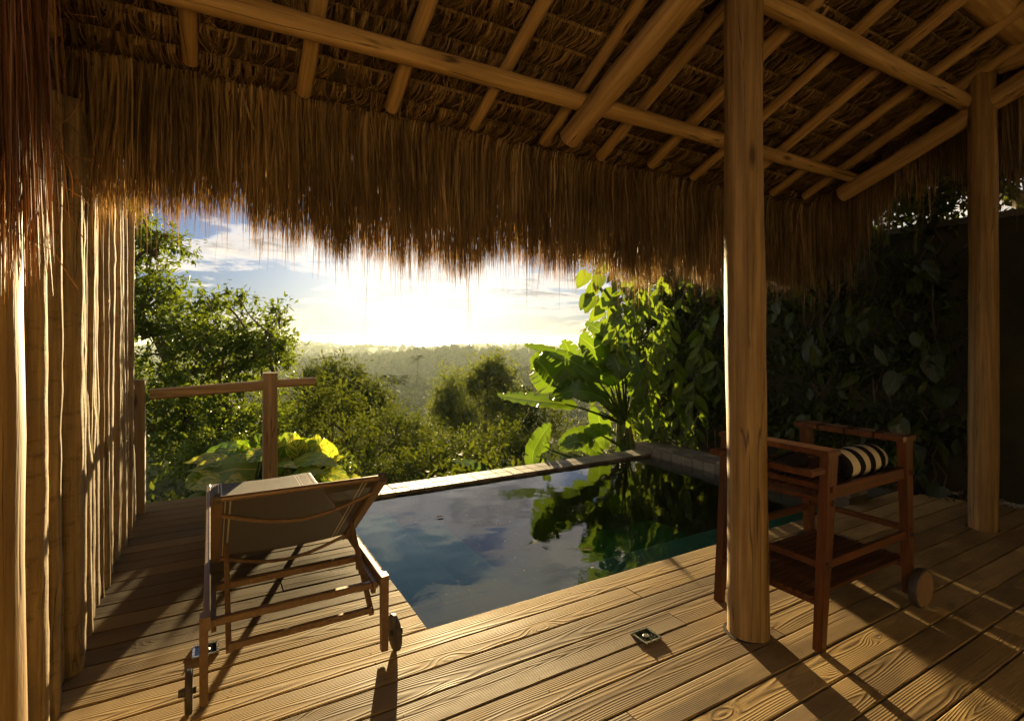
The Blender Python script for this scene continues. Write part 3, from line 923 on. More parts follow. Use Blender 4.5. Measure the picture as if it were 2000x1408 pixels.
# solid thatch body above the rows, and the back slope of the roof
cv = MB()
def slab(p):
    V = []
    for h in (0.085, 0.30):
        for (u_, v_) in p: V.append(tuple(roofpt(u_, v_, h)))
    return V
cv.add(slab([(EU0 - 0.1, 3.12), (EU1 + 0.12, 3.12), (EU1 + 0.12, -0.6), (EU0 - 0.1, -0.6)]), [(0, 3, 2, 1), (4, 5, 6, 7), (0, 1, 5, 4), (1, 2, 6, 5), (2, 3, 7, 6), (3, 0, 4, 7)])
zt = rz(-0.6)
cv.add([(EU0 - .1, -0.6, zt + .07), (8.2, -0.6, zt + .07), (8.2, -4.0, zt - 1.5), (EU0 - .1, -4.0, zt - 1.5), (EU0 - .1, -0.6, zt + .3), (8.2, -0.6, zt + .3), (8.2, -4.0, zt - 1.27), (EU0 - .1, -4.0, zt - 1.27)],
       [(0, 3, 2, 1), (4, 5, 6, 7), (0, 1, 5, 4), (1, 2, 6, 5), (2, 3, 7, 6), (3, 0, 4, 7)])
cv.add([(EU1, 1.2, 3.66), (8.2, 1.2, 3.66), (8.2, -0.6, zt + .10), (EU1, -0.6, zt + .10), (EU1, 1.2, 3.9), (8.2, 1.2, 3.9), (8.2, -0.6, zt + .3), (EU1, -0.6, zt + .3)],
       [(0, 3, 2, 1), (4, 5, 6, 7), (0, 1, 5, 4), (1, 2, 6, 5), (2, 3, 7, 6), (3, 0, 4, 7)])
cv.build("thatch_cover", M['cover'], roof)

# --- the long fringe along the eave
def fringe(name, n, pos_fn, zbot_fn, wr=(0.003, 0.010), mat='fringe', k=8, droop=0.03, parent=None, clump=0.05, seed=0):
    rg = np.random.default_rng(seed)
    Pl = np.zeros((n, k, 3)); Wd = rg.uniform(wr[0], wr[1], n); Tw = np.zeros((n, 3))
    for i in range(n):
        s_ = rg.random()
        p0, ax = pos_fn(s_, rg)
        zb = zbot_fn(s_, rg)
        cph = math.sin(p0[0] * 2 * math.pi / clump * 0.31 + 1.3) + math.sin(p0[0] * 2 * math.pi / clump * 0.113)
        lx = rg.normal(0, 0.022) + 0.010 * cph
        ly = rg.normal(0.0, 0.03)
        cur = rg.normal(0, 0.007)
        for kk in range(k):
            t = kk / (k - 1)
            tt = t
            p = np.array(p0) + np.array([0, 0, (zb - p0[2]) * tt])
            p += ax * (lx * t + cur * math.sin(t * math.pi * 1.3)) + np.array([ax[1], -ax[0], 0]) * (ly * t)
            p[1] += droop * (1 - (1 - min(1, t * 6)) ** 2)
            p[:2] += rg.normal(0, 0.0008, 2)
            Pl[i, kk] = p
        a = rg.uniform(-1.1, 1.1)
        Tw[i] = ax * math.cos(a) + np.array([ax[1], -ax[0], 0]) * math.sin(a)
    taper = np.interp(np.linspace(0, 1, k), [0, 0.3, 0.75, 0.93, 1], [1, 1, 0.75, 0.45, 0.12])
    V, f = ribbons(Pl, Wd, taper, Tw)
    mb = MB(); mb.add(V, f)
    return tag(mb.build(name, M[mat], parent or roof), kind='stuff')
AXU = np.array([1.0, 0, 0]); AXV = np.array([0, 1.0, 0])
def eave_bottom(u):
    """uneven lower edge of the fringe"""
    b = 1.885 + 0.13 * math.exp(-((u + 0.35) / 0.45) ** 2) + 0.035 * math.sin(u * 3.1 + 1) + 0.03 * math.sin(u * 7.7) + 0.085 * mnoise.noise(Vector((u * 5.0, 1.3, 0))) + 0.10 * mnoise.noise(Vector((u * 17.0, 4.3, 0)))
    b += 0.03 * math.exp(-((u - 0.2) / 0.5) ** 2)
    return b
def pos_eave(s_, rg):
    u_ = EU0 + (EU1 + 0.04 - EU0) * s_
    v_ = 3.08 + rg.uniform(0, 0.16)
    return (u_, v_, rz(v_) + 0.10 + rg.uniform(-0.03, 0.05)), AXU
def zb_eave(s_, rg):
    u_ = EU0 + (EU1 - EU0) * s_
    d = rg.exponential(0.060)
    long_ = -rg.exponential(0.05) if rg.random() < 0.35 else 0
    if rg.random() < 0.012: long_ -= rg.uniform(0.05, 0.2)
    return eave_bottom(u_) + min(d, 0.5) + long_
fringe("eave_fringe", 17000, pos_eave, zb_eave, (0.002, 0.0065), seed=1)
def pos_inner(s_, rg):
    u_ = EU0 + (EU1 - EU0) * s_
    v_ = 3.055 + rg.uniform(-0.02, 0.03)
    return (u_, v_, rz(v_) + 0.045), AXU
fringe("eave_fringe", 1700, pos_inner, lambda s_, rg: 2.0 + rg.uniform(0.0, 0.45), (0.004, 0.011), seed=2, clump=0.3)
# gable fringes, left and right
def pos_gr(s_, rg):
    v_ = 1.0 + 2.15 * s_
    return (EU1 + rg.uniform(-0.02, 0.12), v_, rz(v_) + 0.08), AXV
fringe("gable_fringe", 2600, pos_gr, lambda s_, rg: rz(1.0 + 2.15 * s_) - 0.45 - 0.22 * math.sin(s_ * 9) - rg.exponential(0.12), seed=3, parent=roof)
def pos_gl(s_, rg):
    v_ = 1.9 + 1.3 * s_
    return (-0.72 + rg.uniform(-0.12, 0.10), v_, rz(v_) + 0.08), AXV
fringe("gable_fringe", 1800, pos_gl, lambda s_, rg: 2.25 + rg.uniform(-0.12, 0.35), seed=4, parent=roof)
# coarse reddish fibre hanging by the left post
def pos_rl(s_, rg):
    s2 = s_ ** 0.8
    return (-0.435 + 0.11 * s2 + rg.normal(0, 0.006), 1.40 + 0.03 * s2 + rg.normal(0, 0.02), 3.0), (AXU * 0.7 + AXV * 0.7)
fb = fringe("fibre_bundle", 800, pos_rl, lambda s_, rg: 1.45 + 0.22 * abs(s_ - 0.55) + rg.exponential(0.10), (0.0016, 0.0042), 'redfibre', 14, 0.0, parent=roof, seed=5)
# curly stray fibres beside it
cu = MB(); rg = np.random.default_rng(9)
Pl = []; 
for i in range(60):
    s2 = rg.random()
    p = np.array([-0.40 + 0.12 * s2, 1.40 + 0.05 * s2, rg.uniform(1.6, 2.35)])
    d = np.array([rg.normal(0.3, 0.5), rg.normal(0.2, 0.4), rg.normal(-0.2, 0.8)]); d /= np.linalg.norm(d)
    cv_ = rg.normal(0, 1, 3) * 0.5
    pts = []
    L = rg.uniform(0.06, 0.22)
    for kk in range(12):
        pts.append(p.copy()); p = p + d * L / 12; d = d + cv_ * 0.2 + np.array([0, 0, -0.08]); d /= np.linalg.norm(d)
    Pl.append(pts)
V, f = ribbons(np.array(Pl), np.full(60, 0.0018), None, np.tile(np.array([[1, 0.5, 0.2]]), (60, 1)))
cu.add(V, f)
tag(cu.build("stray_fibre", M['redfibre'], roof), kind='stuff')

hw = empty("unseen_bounce_wall", (2.5, -2.3, 0), "added unseen house wall behind the covered deck, ochre chosen to bounce warm light", "wall")  # unseen wall, added to block sky behind and bounce warm fill forward
mb = MB(); mb.box((-6.0, -0.1, -0.3), (6.0, 0.1, 3.15)); mb.build("wall_body", mat_simple("bounce_wall_ochre", (0.80, 0.66, 0.42), 0.9, 0, 3.0, 0.1), hw)
# ------------------------------------------------------------------ fence of split poles on the left
fence = empty("pole_fence", (-0.53, 3.4, 0), "tall fence of upright split poles with wavy sunlit edges along the left of the deck", "fence")
random.seed(14)
v = 1.72
i = 0
while v < 5.12:
    w = random.choice([0.022, 0.026, 0.030, 0.034, 0.040, 0.048]) * (0.95 if v < 2.6 else 1.0)
    top = 2.40 + random.uniform(-0.16, 0.09)
    if v < 2.9: top += 0.06
    if v > 4.6: top -= 0.06
    top = min(top, 1.4 + 0.50 * (-0.26 + 0.866 * v) + random.uniform(-0.08, 0.05))
    n = 48
    kn = [(random.random(), random.uniform(0.08, 0.20)) for _ in range(random.choice([0, 1, 1, 2]))]
    pts, rad = [], []
    ln = random.uniform(-0.035, 0.035); lu = random.uniform(-0.03, 0.03)
    sd = random.uniform(0, 50)
    for k in range(n):
        t = k / (n - 1); z = (top + 0.06) * t
        pts.append((0.003 * math.sin(t * 5 + sd) + lu * t + 0.004 * mnoise.noise(Vector((t * 8, sd, 0))), 0.005 * math.sin(t * 4 + sd * 2) + ln * t + 0.004 * mnoise.noise(Vector((t * 6, 0, sd))), z))
        b = 1 + 0.05 * mnoise.noise(Vector((t * 14, sd, 5)))
        for (kt, ka) in kn: b += ka * math.exp(-((t - kt) / 0.018) ** 2)
        rad.append(w * b * (1.12 - 0.22 * t))
    mb = MB()
    mb.tube(pts, rad, 16, wob=0.11, seed=sd, flat=random.choice([0.55, 0.7, 0.85, 1.0]))
    o = mb.build("pole", M['pale'], fence, smooth=True)
    uo = random.uniform(-0.03, 0.03)
    o.location = (-0.015 + uo, v - 3.4, -0.06)
    o.rotation_euler = (0, 0, R(random.uniform(-80, -15)))
    v += w * random.uniform(1.45, 1.95)
    i += 1
# back rails tying the poles
bb = MB()
bb.box((-0.10, -1.7, 0.5), (-0.065, 1.75, 0.58)); bb.box((-0.10, -1.7, 1.9), (-0.065, 1.75, 1.98))
bb.build("back_rail", M['rail'], fence)

# ------------------------------------------------------------------ railing at the deck's end
rail = empty("deck_railing", (0.0, 5.2, 0), "low rustic railing of one horizontal beam on two square posts behind the lounger", "railing")
def sqpost(u, v, w, z0, z1):
    mb = MB(); mb.beam((0, 0, z0), (0, 0, z1), w, w, up=(0, 1, 0), c=0.006)
    o = mb.build("rail_post", M['railpost'], rail); o.location = (u, v - 5.2, 0)
sqpost(-0.495, 5.10, 0.085, -0.3, 1.065)
sqpost(0.467, 5.20, 0.118, -0.3, 1.085)
mb = MB()
pts = smoothpath([(-0.42, 0, 0.925), (0.0, 0, 0.965), (0.405, 0, 0.972)], 6)
for a, b in zip(pts[:-1], pts[1:]): pass
mb.beam((0, 0, 0), (0.84, 0, 0.035), 0.045, 0.088, c=0.012)
o = mb.build("beam", M['rail'], rail); o.location = (-0.430, -0.03, 0.940)
mb = MB(); mb.beam((0, 0, 0), (0.33, 0, 0.006), 0.04, 0.074, c=0.012)
o = mb.build("beam", M['rail'], rail); o.location = (0.528, -0.0, 0.985)

# ------------------------------------------------------------------ sun lounger
lou = empty("sun_lounger", (0.31, 3.3, 0), "brown metal sun lounger with grey mesh fabric and raised back beside the pool", "sun lounger")
def L_(u, v, z): return (u - 0.31, v - 3.3, z)
def mat_mesh():
    m, T = new_mat("sling_fabric")
    x, y, z = T.xyz(objcoord(T))[:3]
    n = T.noise(objcoord(T), 260, 2.0, 0.6)
    n2 = T.noise(objcoord(T), 40, 3.0, 0.6)
    wx = T.m('SINE', T.m('MULTIPLY', x, 2 * math.pi / 0.0042)); wy = T.m('SINE', T.m('MULTIPLY', y, 2 * math.pi / 0.0042))
    h = T.m('MULTIPLY', T.m('ADD', wx, wy), 0.25)
    c = T.ramp(n, [(0.3, (0.010, 0.0065, 0.0035)), (0.55, (0.022, 0.014, 0.008)), (0.75, (0.09, 0.066, 0.04))])
    ax = T.m('ABSOLUTE', x)
    st = T.m('MULTIPLY', T.mapr(T.m('ABSOLUTE', T.m('SUBTRACT', ax, 0.245)), 0.004, 0.002), 1.0)
    st2 = T.mapr(T.m('ABSOLUTE', T.m('SUBTRACT', ax, 0.262)), 0.003, 0.0015)
    c = T.mix(T.m('MULTIPLY', T.m('MAXIMUM', st, st2), 0.8), c, (0.50, 0.45, 0.36))
    b = T.n('ShaderNodeBsdfPrincipled', ins={'Base Color': c, 'Roughness': 0.55, 'Specular IOR Level': 0.35})
    T.set(b, 'Normal', T.n('ShaderNodeBump', ins={'Strength': 0.5, 'Distance': 0.001, 'Height': h}).outputs[0])
    tl = T.n('ShaderNodeBsdfTranslucent', ins={0: (0.22, 0.14, 0.06)})
    m1 = T.n('ShaderNodeMixShader', ins={0: 0.04, 1: b, 2: tl})
    tr = T.n('ShaderNodeBsdfTransparent')
    m2 = T.n('ShaderNodeMixShader', ins={0: 0.12, 1: m1, 2: tr})
    T.n('ShaderNodeOutputMaterial', ins={0: m2})
    return m
M['sling'] = mat_mesh()
UL, UR = 0.012, 0.648
for u in (-0.012, 0.66):
    mb = MB(); mb.beam(L_(u, 2.27, 0.325), L_(u, 4.32, 0.325), 0.026, 0.052, c=0.004); part("side_rail", mb, M['bronze'], lou)
# legs
def leg(u, v, w0=0.05, w1=0.032, top=0.35, lean=0.0):
    mb = MB()
    a = 0.0145
    V = []
    for (z, w, dv) in ((0.0 + 0.012, w1, lean), (top, w0, 0)):
        V += [(u - 0.31 - a, v - 3.3 - w / 2 + dv, z), (u - 0.31 + a, v - 3.3 - w / 2 + dv, z), (u - 0.31 + a, v - 3.3 + w / 2 + dv, z), (u - 0.31 - a, v - 3.3 + w / 2 + dv, z)]
    mb.add(V, [(0, 3, 2, 1), (4, 5, 6, 7), (0, 1, 5, 4), (1, 2, 6, 5), (2, 3, 7, 6), (3, 0, 4, 7)])
    return part("leg", mb, M['bronze'], lou)
for u in (-0.022, 0.670): leg(u, 2.30)
for u in (0.0, 0.648): leg(u, 4.10, top=0.30)
def wheel(u, v, r, t, sgn):
    mb = MB()
    mb.tube([(u - 0.31 - t / 2, v - 3.3, r), (u - 0.31 - t * 0.3, v - 3.3, r), (u - 0.31 + t * 0.3, v - 3.3, r), (u - 0.31 + t / 2, v - 3.3, r)], [r * 0.93, r, r, r * 0.93], 28)
    w = part("wheel", mb, M['rubber'], lou, True)
    hb = MB()
    hb.tube([(u - 0.31 + sgn * t / 2, v - 3.3, r), (u - 0.31 + sgn * (t / 2 + 0.022), v - 3.3, r)], [0.016, 0.013], 12)
    hb.tube([(u - 0.31 - sgn * t / 2, v - 3.3, r), (u - 0.31 - sgn * (t / 2 + 0.012), v - 3.3, r)], [0.012, 0.012], 10)
    part("hub", hb, M['rubber'], w, True)
wheel(0.718, 2.30, 0.077, 0.024, 1)
wheel(-0.070, 2.30, 0.077, 0.024, -1)
for (v, z) in ((2.335, 0.300), (2.64, 0.305), (3.45, 0.298), (4.30, 0.325)):
    mb = MB(); mb.beam(L_(0.0, v, z), L_(0.65, v, z), 0.028, 0.030, c=0.004); part("crossbar", mb, M['bronze'], lou)
# back frame
HV, HZ, TV, TZ = 2.875, 0.335, 2.185, 0.805
bd = Vector((0, TV - HV, TZ - HZ)).normalized()
for u in (0.020, 0.630):
    mb = MB(); mb.beam(L_(u, HV, HZ), L_(u, TV, TZ), 0.026, 0.040, up=(1, 0, 0), c=0.004)
    a = part("back_frame", mb, M['bronze'], lou)
for t in (0.17, 0.93):
    sag = 0.050
    c0 = Vector(L_(0.03, HV, HZ)) + bd * 0.835 * (1 - t); 
    pts = []
    nb = Vector((0, -bd.z, bd.y))          # behind the backrest, facing the camera and down
    if nb.z > 0: nb = -nb
    for k in range(15):
        s_ = k / 14
        pts.append(c0 + Vector((0.59 * s_, 0, 0)) + nb * (sag * math.sin(math.pi * s_) + 0.006) - bd * (0.055 * math.sin(math.pi * s_)))
    mb = MB(); mb.tube(pts, 0.0085, 8); part("back_bar", mb, M['bronze'], lou, True)
# sling fabrics
def sling(name, a0, a1, b0, b1, n=16, sag=0.02, th=0.003):
    """a0/a1 ends of the left edge, b0/b1 of the right edge"""
    mb = MB(); V = []; m_ = 10
    a0, a1, b0, b1 = map(Vector, (a0, a1, b0, b1))
    nn = (a1 - a0).cross(b0 - a0).normalized()
    if nn.z > 0: nn = -nn
    for lay in (0, 1):
        for i in range(n + 1):
            for j in range(m_ + 1):
                s_, t = i / n, j / m_
                p = (a0.lerp(a1, s_)).lerp(b0.lerp(b1, s_), t) + nn * (sag * math.sin(math.pi * t) - lay * th)
                V.append(tuple(p))
    q = (n + 1) * (m_ + 1)
    f = []
    for i in range(n):
        for j in range(m_):
            k0 = i * (m_ + 1) + j
            f.append((k0, k0 + 1, k0 + m_ + 2, k0 + m_ + 1)); f.append((q + k0, q + k0 + m_ + 1, q + k0 + m_ + 2, q + k0 + 1))
    mb.add(V, f)
    o = mb.build(name, M['sling'], lou, smooth=True)
    return o
up = Vector((0, bd.z, -bd.y)) * -1
sling("backrest", Vector(L_(0.030, HV, HZ + 0.012)), Vector(L_(0.030, TV + 0.01, TZ + 0.006)), Vector(L_(0.620, HV, HZ + 0.012)), Vector(L_(0.620, TV + 0.01, TZ + 0.006)), sag=0.012)
sling("seat", L_(0.004, HV + 0.01, 0.352), L_(0.004, 4.31, 0.352), L_(0.644, HV + 0.01, 0.352), L_(0.644, 4.31, 0.352), sag=0.012)
for u in (0.020, 0.630):
    mb = MB(); mb.tube([L_(u - 0.011, TV + 0.008, TZ + 0.006), L_(u + 0.011, TV + 0.008, TZ + 0.006)], 0.021, 12); part("end_cap", mb, M['rubber'], lou)
mb = MB(); mb.tube([L_(0.03, TV + 0.008, TZ + 0.004), L_(0.62, TV + 0.008, TZ + 0.004)], 0.011, 10); part("top_bar", mb, M['bronze'], lou, True)
# prop frame
for u in (0.060, 0.600):
    mb = MB(); mb.beam(L_(u, 2.62, 0.490), L_(u, 2.245, 0.215), 0.024, 0.020, up=(1, 0, 0), c=0.003); part("prop_arm", mb, M['bronze'], lou)
mb = MB(); mb.beam(L_(0.06, 2.25, 0.232), L_(0.60, 2.25, 0.232), 0.020, 0.026, c=0.003); part("prop_bar", mb, M['bronze'], lou)
for ux in (0.622, 0.002):
    mb = MB(); prof_ = []
    for k in range(6):
        a_ = 2.30 + k * 0.055
        prof_ += [(a_, 0.295), (a_ + 0.022, 0.295), (a_ + 0.026, 0.262), (a_ + 0.05, 0.262)]
    n_ = len(prof_)
    V = [L_(ux, y_, z_) for (y_, z_) in prof_] + [L_(ux, y_, 0.322) for (y_, z_) in prof_]
    V += [L_(ux + 0.018, y_, z_) for (y_, z_) in prof_] + [L_(ux + 0.018, y_, 0.322) for (y_, z_) in prof_]
    f = []
    for k in range(n_ - 1):
        f += [(k, n_ + k, n_ + k + 1, k + 1), (2*n_ + k, 2*n_ + k + 1, 3*n_ + k + 1, 3*n_ + k), (k, k + 1, 2*n_ + k + 1, 2*n_ + k), (n_ + k, 3*n_ + k, 3*n_ + k + 1, n_ + k + 1)]
    f += [(0, 2*n_, 3*n_, n_), (n_ - 1, 2*n_ - 1, 4*n_ - 1, 3*n_ - 1)]
    mb.add(V, f)
    part("notch_rack", mb, M['bronze'], lou)

# ------------------------------------------------------------------ serving trolley
car = empty("serving_trolley", (2.78, 1.6, 0), "dark red oiled wooden serving trolley on two wheels standing behind the middle post", "trolley")
def K(u, v, z): return Vector((u - 2.78, v - 1.6, z))
CV0, CV1 = 1.34, 1.86
def tleg(ub, vb, ut, vt, top, z0=0.0, wb=0.036, wt_=0.075, dv=0.042):
    mb = MB(); V = []
    for (u, v, z, w) in ((ub, vb, z0, wb), (ut, vt, top, wt_)):
        for (a, b) in ((-1, -1), (1, -1), (1, 1), (-1, 1)):
            V.append(tuple(K(u + a * w / 2, v + b * dv / 2, z)))
    mb.add(V, [(0, 3, 2, 1), (4, 5, 6, 7), (0, 1, 5, 4), (1, 2, 6, 5), (2, 3, 7, 6), (3, 0, 4, 7)])
    return part("leg", mb, M['teakz'], car)
tleg(2.365, CV0, 2.445, CV0, 0.868)
tleg(2.350, CV1, 2.430, CV1, 0.868)
tleg(3.185, CV0, 3.145, CV0, 0.868, 0.06)
tleg(3.185, CV1, 3.145, CV1, 0.868, 0.06)
# top boards
mb = MB(); mb.cbox(tuple(K(2.385, CV0 - 0.03, 0.868)), tuple(K(2.485, CV1 + 0.03, 0.893)), 0.004); part("top_board", mb, M['teak'], car)
def holed_board():
    """board with four round glass holders cut through it"""
    u0, u1, v0, v1, z0, z1 = 3.065, 3.20, CV0 - 0.035, CV1 + 0.035, 0.866, 0.893
    mb = MB(); n = 24
    Lc = (v1 - v0) / 4
    for c in range(4):
        a, b = v0 + c * Lc, v0 + (c + 1) * Lc
        cu_, cv2 = (u0 + u1) / 2, (a + b) / 2
        rr = 0.053
        V = []
        for z in (z1, z0):
            for k in range(n):
                an = 2 * math.pi * k / n
                V.append(tuple(K(cu_ + rr * math.cos(an), cv2 + rr * math.sin(an), z)))
            for k in range(n):
                an = 2 * math.pi * k / n
                dx_, dy_ = math.cos(an), math.sin(an)
                s1 = min(((u1 - u0) / 2) / max(abs(dx_), 1e-6), (Lc / 2) / max(abs(dy_), 1e-6))
                V.append(tuple(K(cu_ + dx_ * s1, cv2 + dy_ * s1, z)))
        f = []
        for k in range(n):
            k2 = (k + 1) % n
            f.append((k, n + k, n + k2, k2))
            f.append((2 * n + k2, 3 * n + k2, 3 * n + k, 2 * n + k))
            f.append((k2, 2 * n + k2, 2 * n + k, k))
            f.append((n + k, 3 * n + k, 3 * n + k2, n + k2))
        mb.add(V, f)
    return mb
hb_ = part("holder_board", holed_board(), M['teak'], car)
for c in range(4):
    Lc = (CV1 - CV0 + 0.07) / 4
    cv2 = CV0 - 0.035 + (c + 0.5) * Lc
    mb = MB(); n = 24; V = []
    for (r_, z) in ((0.0527, 0.8945), (0.0512, 0.8945), (0.0512, 0.870), (0.0527, 0.870)):
        V += [tuple(K(3.1325 + r_ * math.cos(2 * math.pi * k / n), cv2 + r_ * math.sin(2 * math.pi * k / n), z)) for k in range(n)]
    mb.add(V, [(q * n + k, q * n + (k + 1) % n, ((q + 1) % 4) * n + (k + 1) % n, ((q + 1) % 4) * n + k) for q in range(4) for k in range(n)])
    part("ring", mb, M['bronze'], hb_, True)
def tbar(a, b, w, h, name="rail"):
    mb = MB(); mb.beam(tuple(K(*a)), tuple(K(*b)), w, h, c=0.003)
    return part(name, mb, M['teak'], car)
# rails along u: tray and mid level
for v in (CV0, CV1):
    tbar((2.42, v, 0.695), (3.16, v, 0.695), 0.022, 0.058)
    tbar((2.38, v, 0.375), (3.18, v, 0.375), 0.022, 0.040)
for (u, zs) in ((2.430, (0.715, 0.655)), (3.150, (0.70,)), ):
    for z in zs: tbar((u, CV0 - 0.03, z), (u, CV1 + 0.03, z), 0.020, 0.026)
tbar((2.385, CV0 - 0.03, 0.378), (2.385, CV1 + 0.03, 0.378), 0.020, 0.030)
tbar((3.165, CV0 - 0.03, 0.402), (3.165, CV1 + 0.03, 0.402), 0.020, 0.030)
tbar((2.375, CV0 - 0.02, 0.206), (2.375, CV1 + 0.02, 0.206), 0.022, 0.026)
tbar((3.175, CV0 - 0.02, 0.206), (3.175, CV1 + 0.02, 0.206), 0.022, 0.026)
# handle
tbar((2.30, CV0 - 0.01, 0.80), (2.30, CV1 + 0.01, 0.80), 0.024, 0.030, "handle")
tbar((2.29, CV0 - 0.0, 0.800), (2.43, CV0 - 0.0, 0.800), 0.022, 0.026, "handle_arm")
tbar((2.29, CV1 + 0.0, 0.800), (2.43, CV1 + 0.0, 0.800), 0.022, 0.026, "handle_arm")
# bolts
for (u, z) in ((2.425, 0.655), (2.39, 0.375), (3.165, 0.375), (3.155, 0.70)):
    mb = MB(); mb.tube([tuple(K(u, CV0 - 0.021, z)), tuple(K(u, CV0 - 0.036, z))], 0.008, 8); part("bolt", mb, M['rubber'], car)
def slats(u0, u1, v0, v1, z, n, name="slat"):
    w = (v1 - v0) / n
    me = None
    for k in range(n):
        if me is None:
            mb = MB(); mb.cbox((-(u1 - u0) / 2, -w / 2 + 0.0025, -0.008), ((u1 - u0) / 2, w / 2 - 0.0025, 0.008), 0.002)
            me = mb.mesh(name, M['teak'])
        o = bpy.data.objects.new(name, me); link(o, car)
        o.location = K((u0 + u1) / 2, v0 + (k + 0.5) * w, z)
slats(2.345, 3.215, CV0 + 0.023, CV1 - 0.023, 0.228, 11)
slats(2.455, 3.125, CV0 + 0.013, CV1 - 0.013, 0.672, 11)
for v in (CV0 - 0.048, CV1 + 0.048):
    r, t = 0.100, 0.036
    mb = MB(); mb.tube([tuple(K(3.205, v - t / 2, r)), tuple(K(3.205, v - t * 0.25, r)), tuple(K(3.205, v + t * 0.25, r)), tuple(K(3.205, v + t / 2, r))], [r * 0.97, r, r, r * 0.97], 32)
    w_ = part("wheel", mb, M['rubber'], car, True)
    fm = MB(); fm.tube([tuple(K(3.205, v - t / 2 - 0.004, r)), tuple(K(3.205, v - t / 2 + 0.002, r))], [r * 0.88, r * 0.90], 32)
    part("wheel_disc", fm, M['wheelwood'], w_, True)

# striped towel rolled up on the tray
def mat_towel():
    m, T = new_mat("striped_towel")
    x, y, z = T.xyz(objcoord(T))[:3]
    n = T.noise(objcoord(T), 180, 3.0, 0.6)
    n2 = T.noise(objcoord(T), 14, 2.0, 0.6)
    s = T.m('SINE', T.m('MULTIPLY', T.m('ADD', x, T.m('MULTIPLY', n2, 0.010)), 2 * math.pi / 0.112))
    c = T.mix(T.m('GREATER_THAN', s, 0.05), (0.62, 0.55, 0.42), (0.012, 0.011, 0.012))
    finish(T, c, 0.95, n, 0.8, 0.003, 0.1)
    return m
M['towel'] = mat_towel()
M['darktowel'] = mat_simple("charcoal_towel", (0.035, 0.033, 0.036), 0.95, 0, 120, 0.4, 0.8, 0.003, 0.1)
M['cream'] = mat_simple("cream_towel", (0.55, 0.48, 0.37), 0.95, 0, 120, 0.2, 0.8, 0.003, 0.1)
M['redcloth'] = mat_simple("red_cloth", (0.70, 0.02, 0.045), 0.8, 0, 60, 0.15, 0.4)
def towel_roll(loc, L, r, rot, name, label, mat, turns=2.6):
    """a rolled cloth: spiral section swept along x, so the end shows its folds"""
    mb = MB(); n = 64; m_ = 14
    V = []
    th = r / (turns + 0.6)
    for i in range(m_ + 1):
        x = -L / 2 + L * i / m_
        e = 1 - 0.10 * (abs(i / m_ - 0.5) * 2) ** 6
        for side in (0, 1):
            for k in range(n + 1):
                t = k / n
                a = t * turns * 2 * math.pi
                rr = (0.18 * r + (r * 0.84) * t) + (th * 0.42 if side else -th * 0.22)
                rr *= e * (1 + 0.05 * mnoise.noise(Vector((x * 12, math.cos(a) * 1.2, math.sin(a) * 1.2))))
                V.append((x + 0.006 * math.sin(a * 0.7 + 1) * (1 if i in (0, m_) else 0), rr * math.cos(a) * 1.05, rr * math.sin(a) * 0.92))
    q = n + 1
    f = []
    for i in range(m_):
        for side in (0, 1):
            for k in range(n):
                a = i * 2 * q + side * q + k; b = a + 2 * q
                f.append((a, a + 1, b + 1, b) if side else (a, b, b + 1, a + 1))
        for k in (0, n):
            a = i * 2 * q + k
            f.append((a, a + q, a + 3 * q, a + 2 * q))
    for i in (0, m_):
        for k in range(n):
            a = i * 2 * q + k
            f.append((a, a + 1, a + q + 1, a + q))
    mb.add(V, f)
    o = mb.build(name, mat, smooth=True)
    o.location = loc; o.rotation_euler = rot
    return tag(o, label, "towel")
towel_roll((2.925, 1.475, 0.760), 0.40, 0.073, (0.4, 0, 0.03), "rolled_towel", "rolled beach towel with black and cream stripes on the trolley's upper tray", M['towel'])
towel_roll((2.66, 1.66, 0.735), 0.26, 0.052, (0.9, 0, 0.15), "rolled_towel", "dark charcoal rolled towel behind the striped one on the trolley tray", M['darktowel'], 2.0)
# red cloth corner
mb = MB(); n = 9; V = []
for i in range(n):
    for j in range(n):
        a, b = i / (n - 1), j / (n - 1)
        V.append((a * 0.13 * (1 - 0.5 * b), b * 0.10, 0.045 * (1 - abs(a - 0.5) * 1.7) * (1 - b * 0.5) + 0.006 * math.sin(9 * a + 4 * b) + 0.002))
fl = [(i*n+j, (i+1)*n+j, (i+1)*n+j+1, i*n+j+1) for i in range(n-1) for j in range(n-1)]
mb.add(V, fl)
Vb = [(x, y, z - 0.003) for (x, y, z) in V]; mb.add(Vb, [tuple(reversed(q)) for q in fl])
o = mb.build("red_cloth", M['redcloth'], smooth=True); o.location = (3.03, 1.60, 0.684)
tag(o, "bright red folded cloth peeking out beside the striped towel", "cloth")

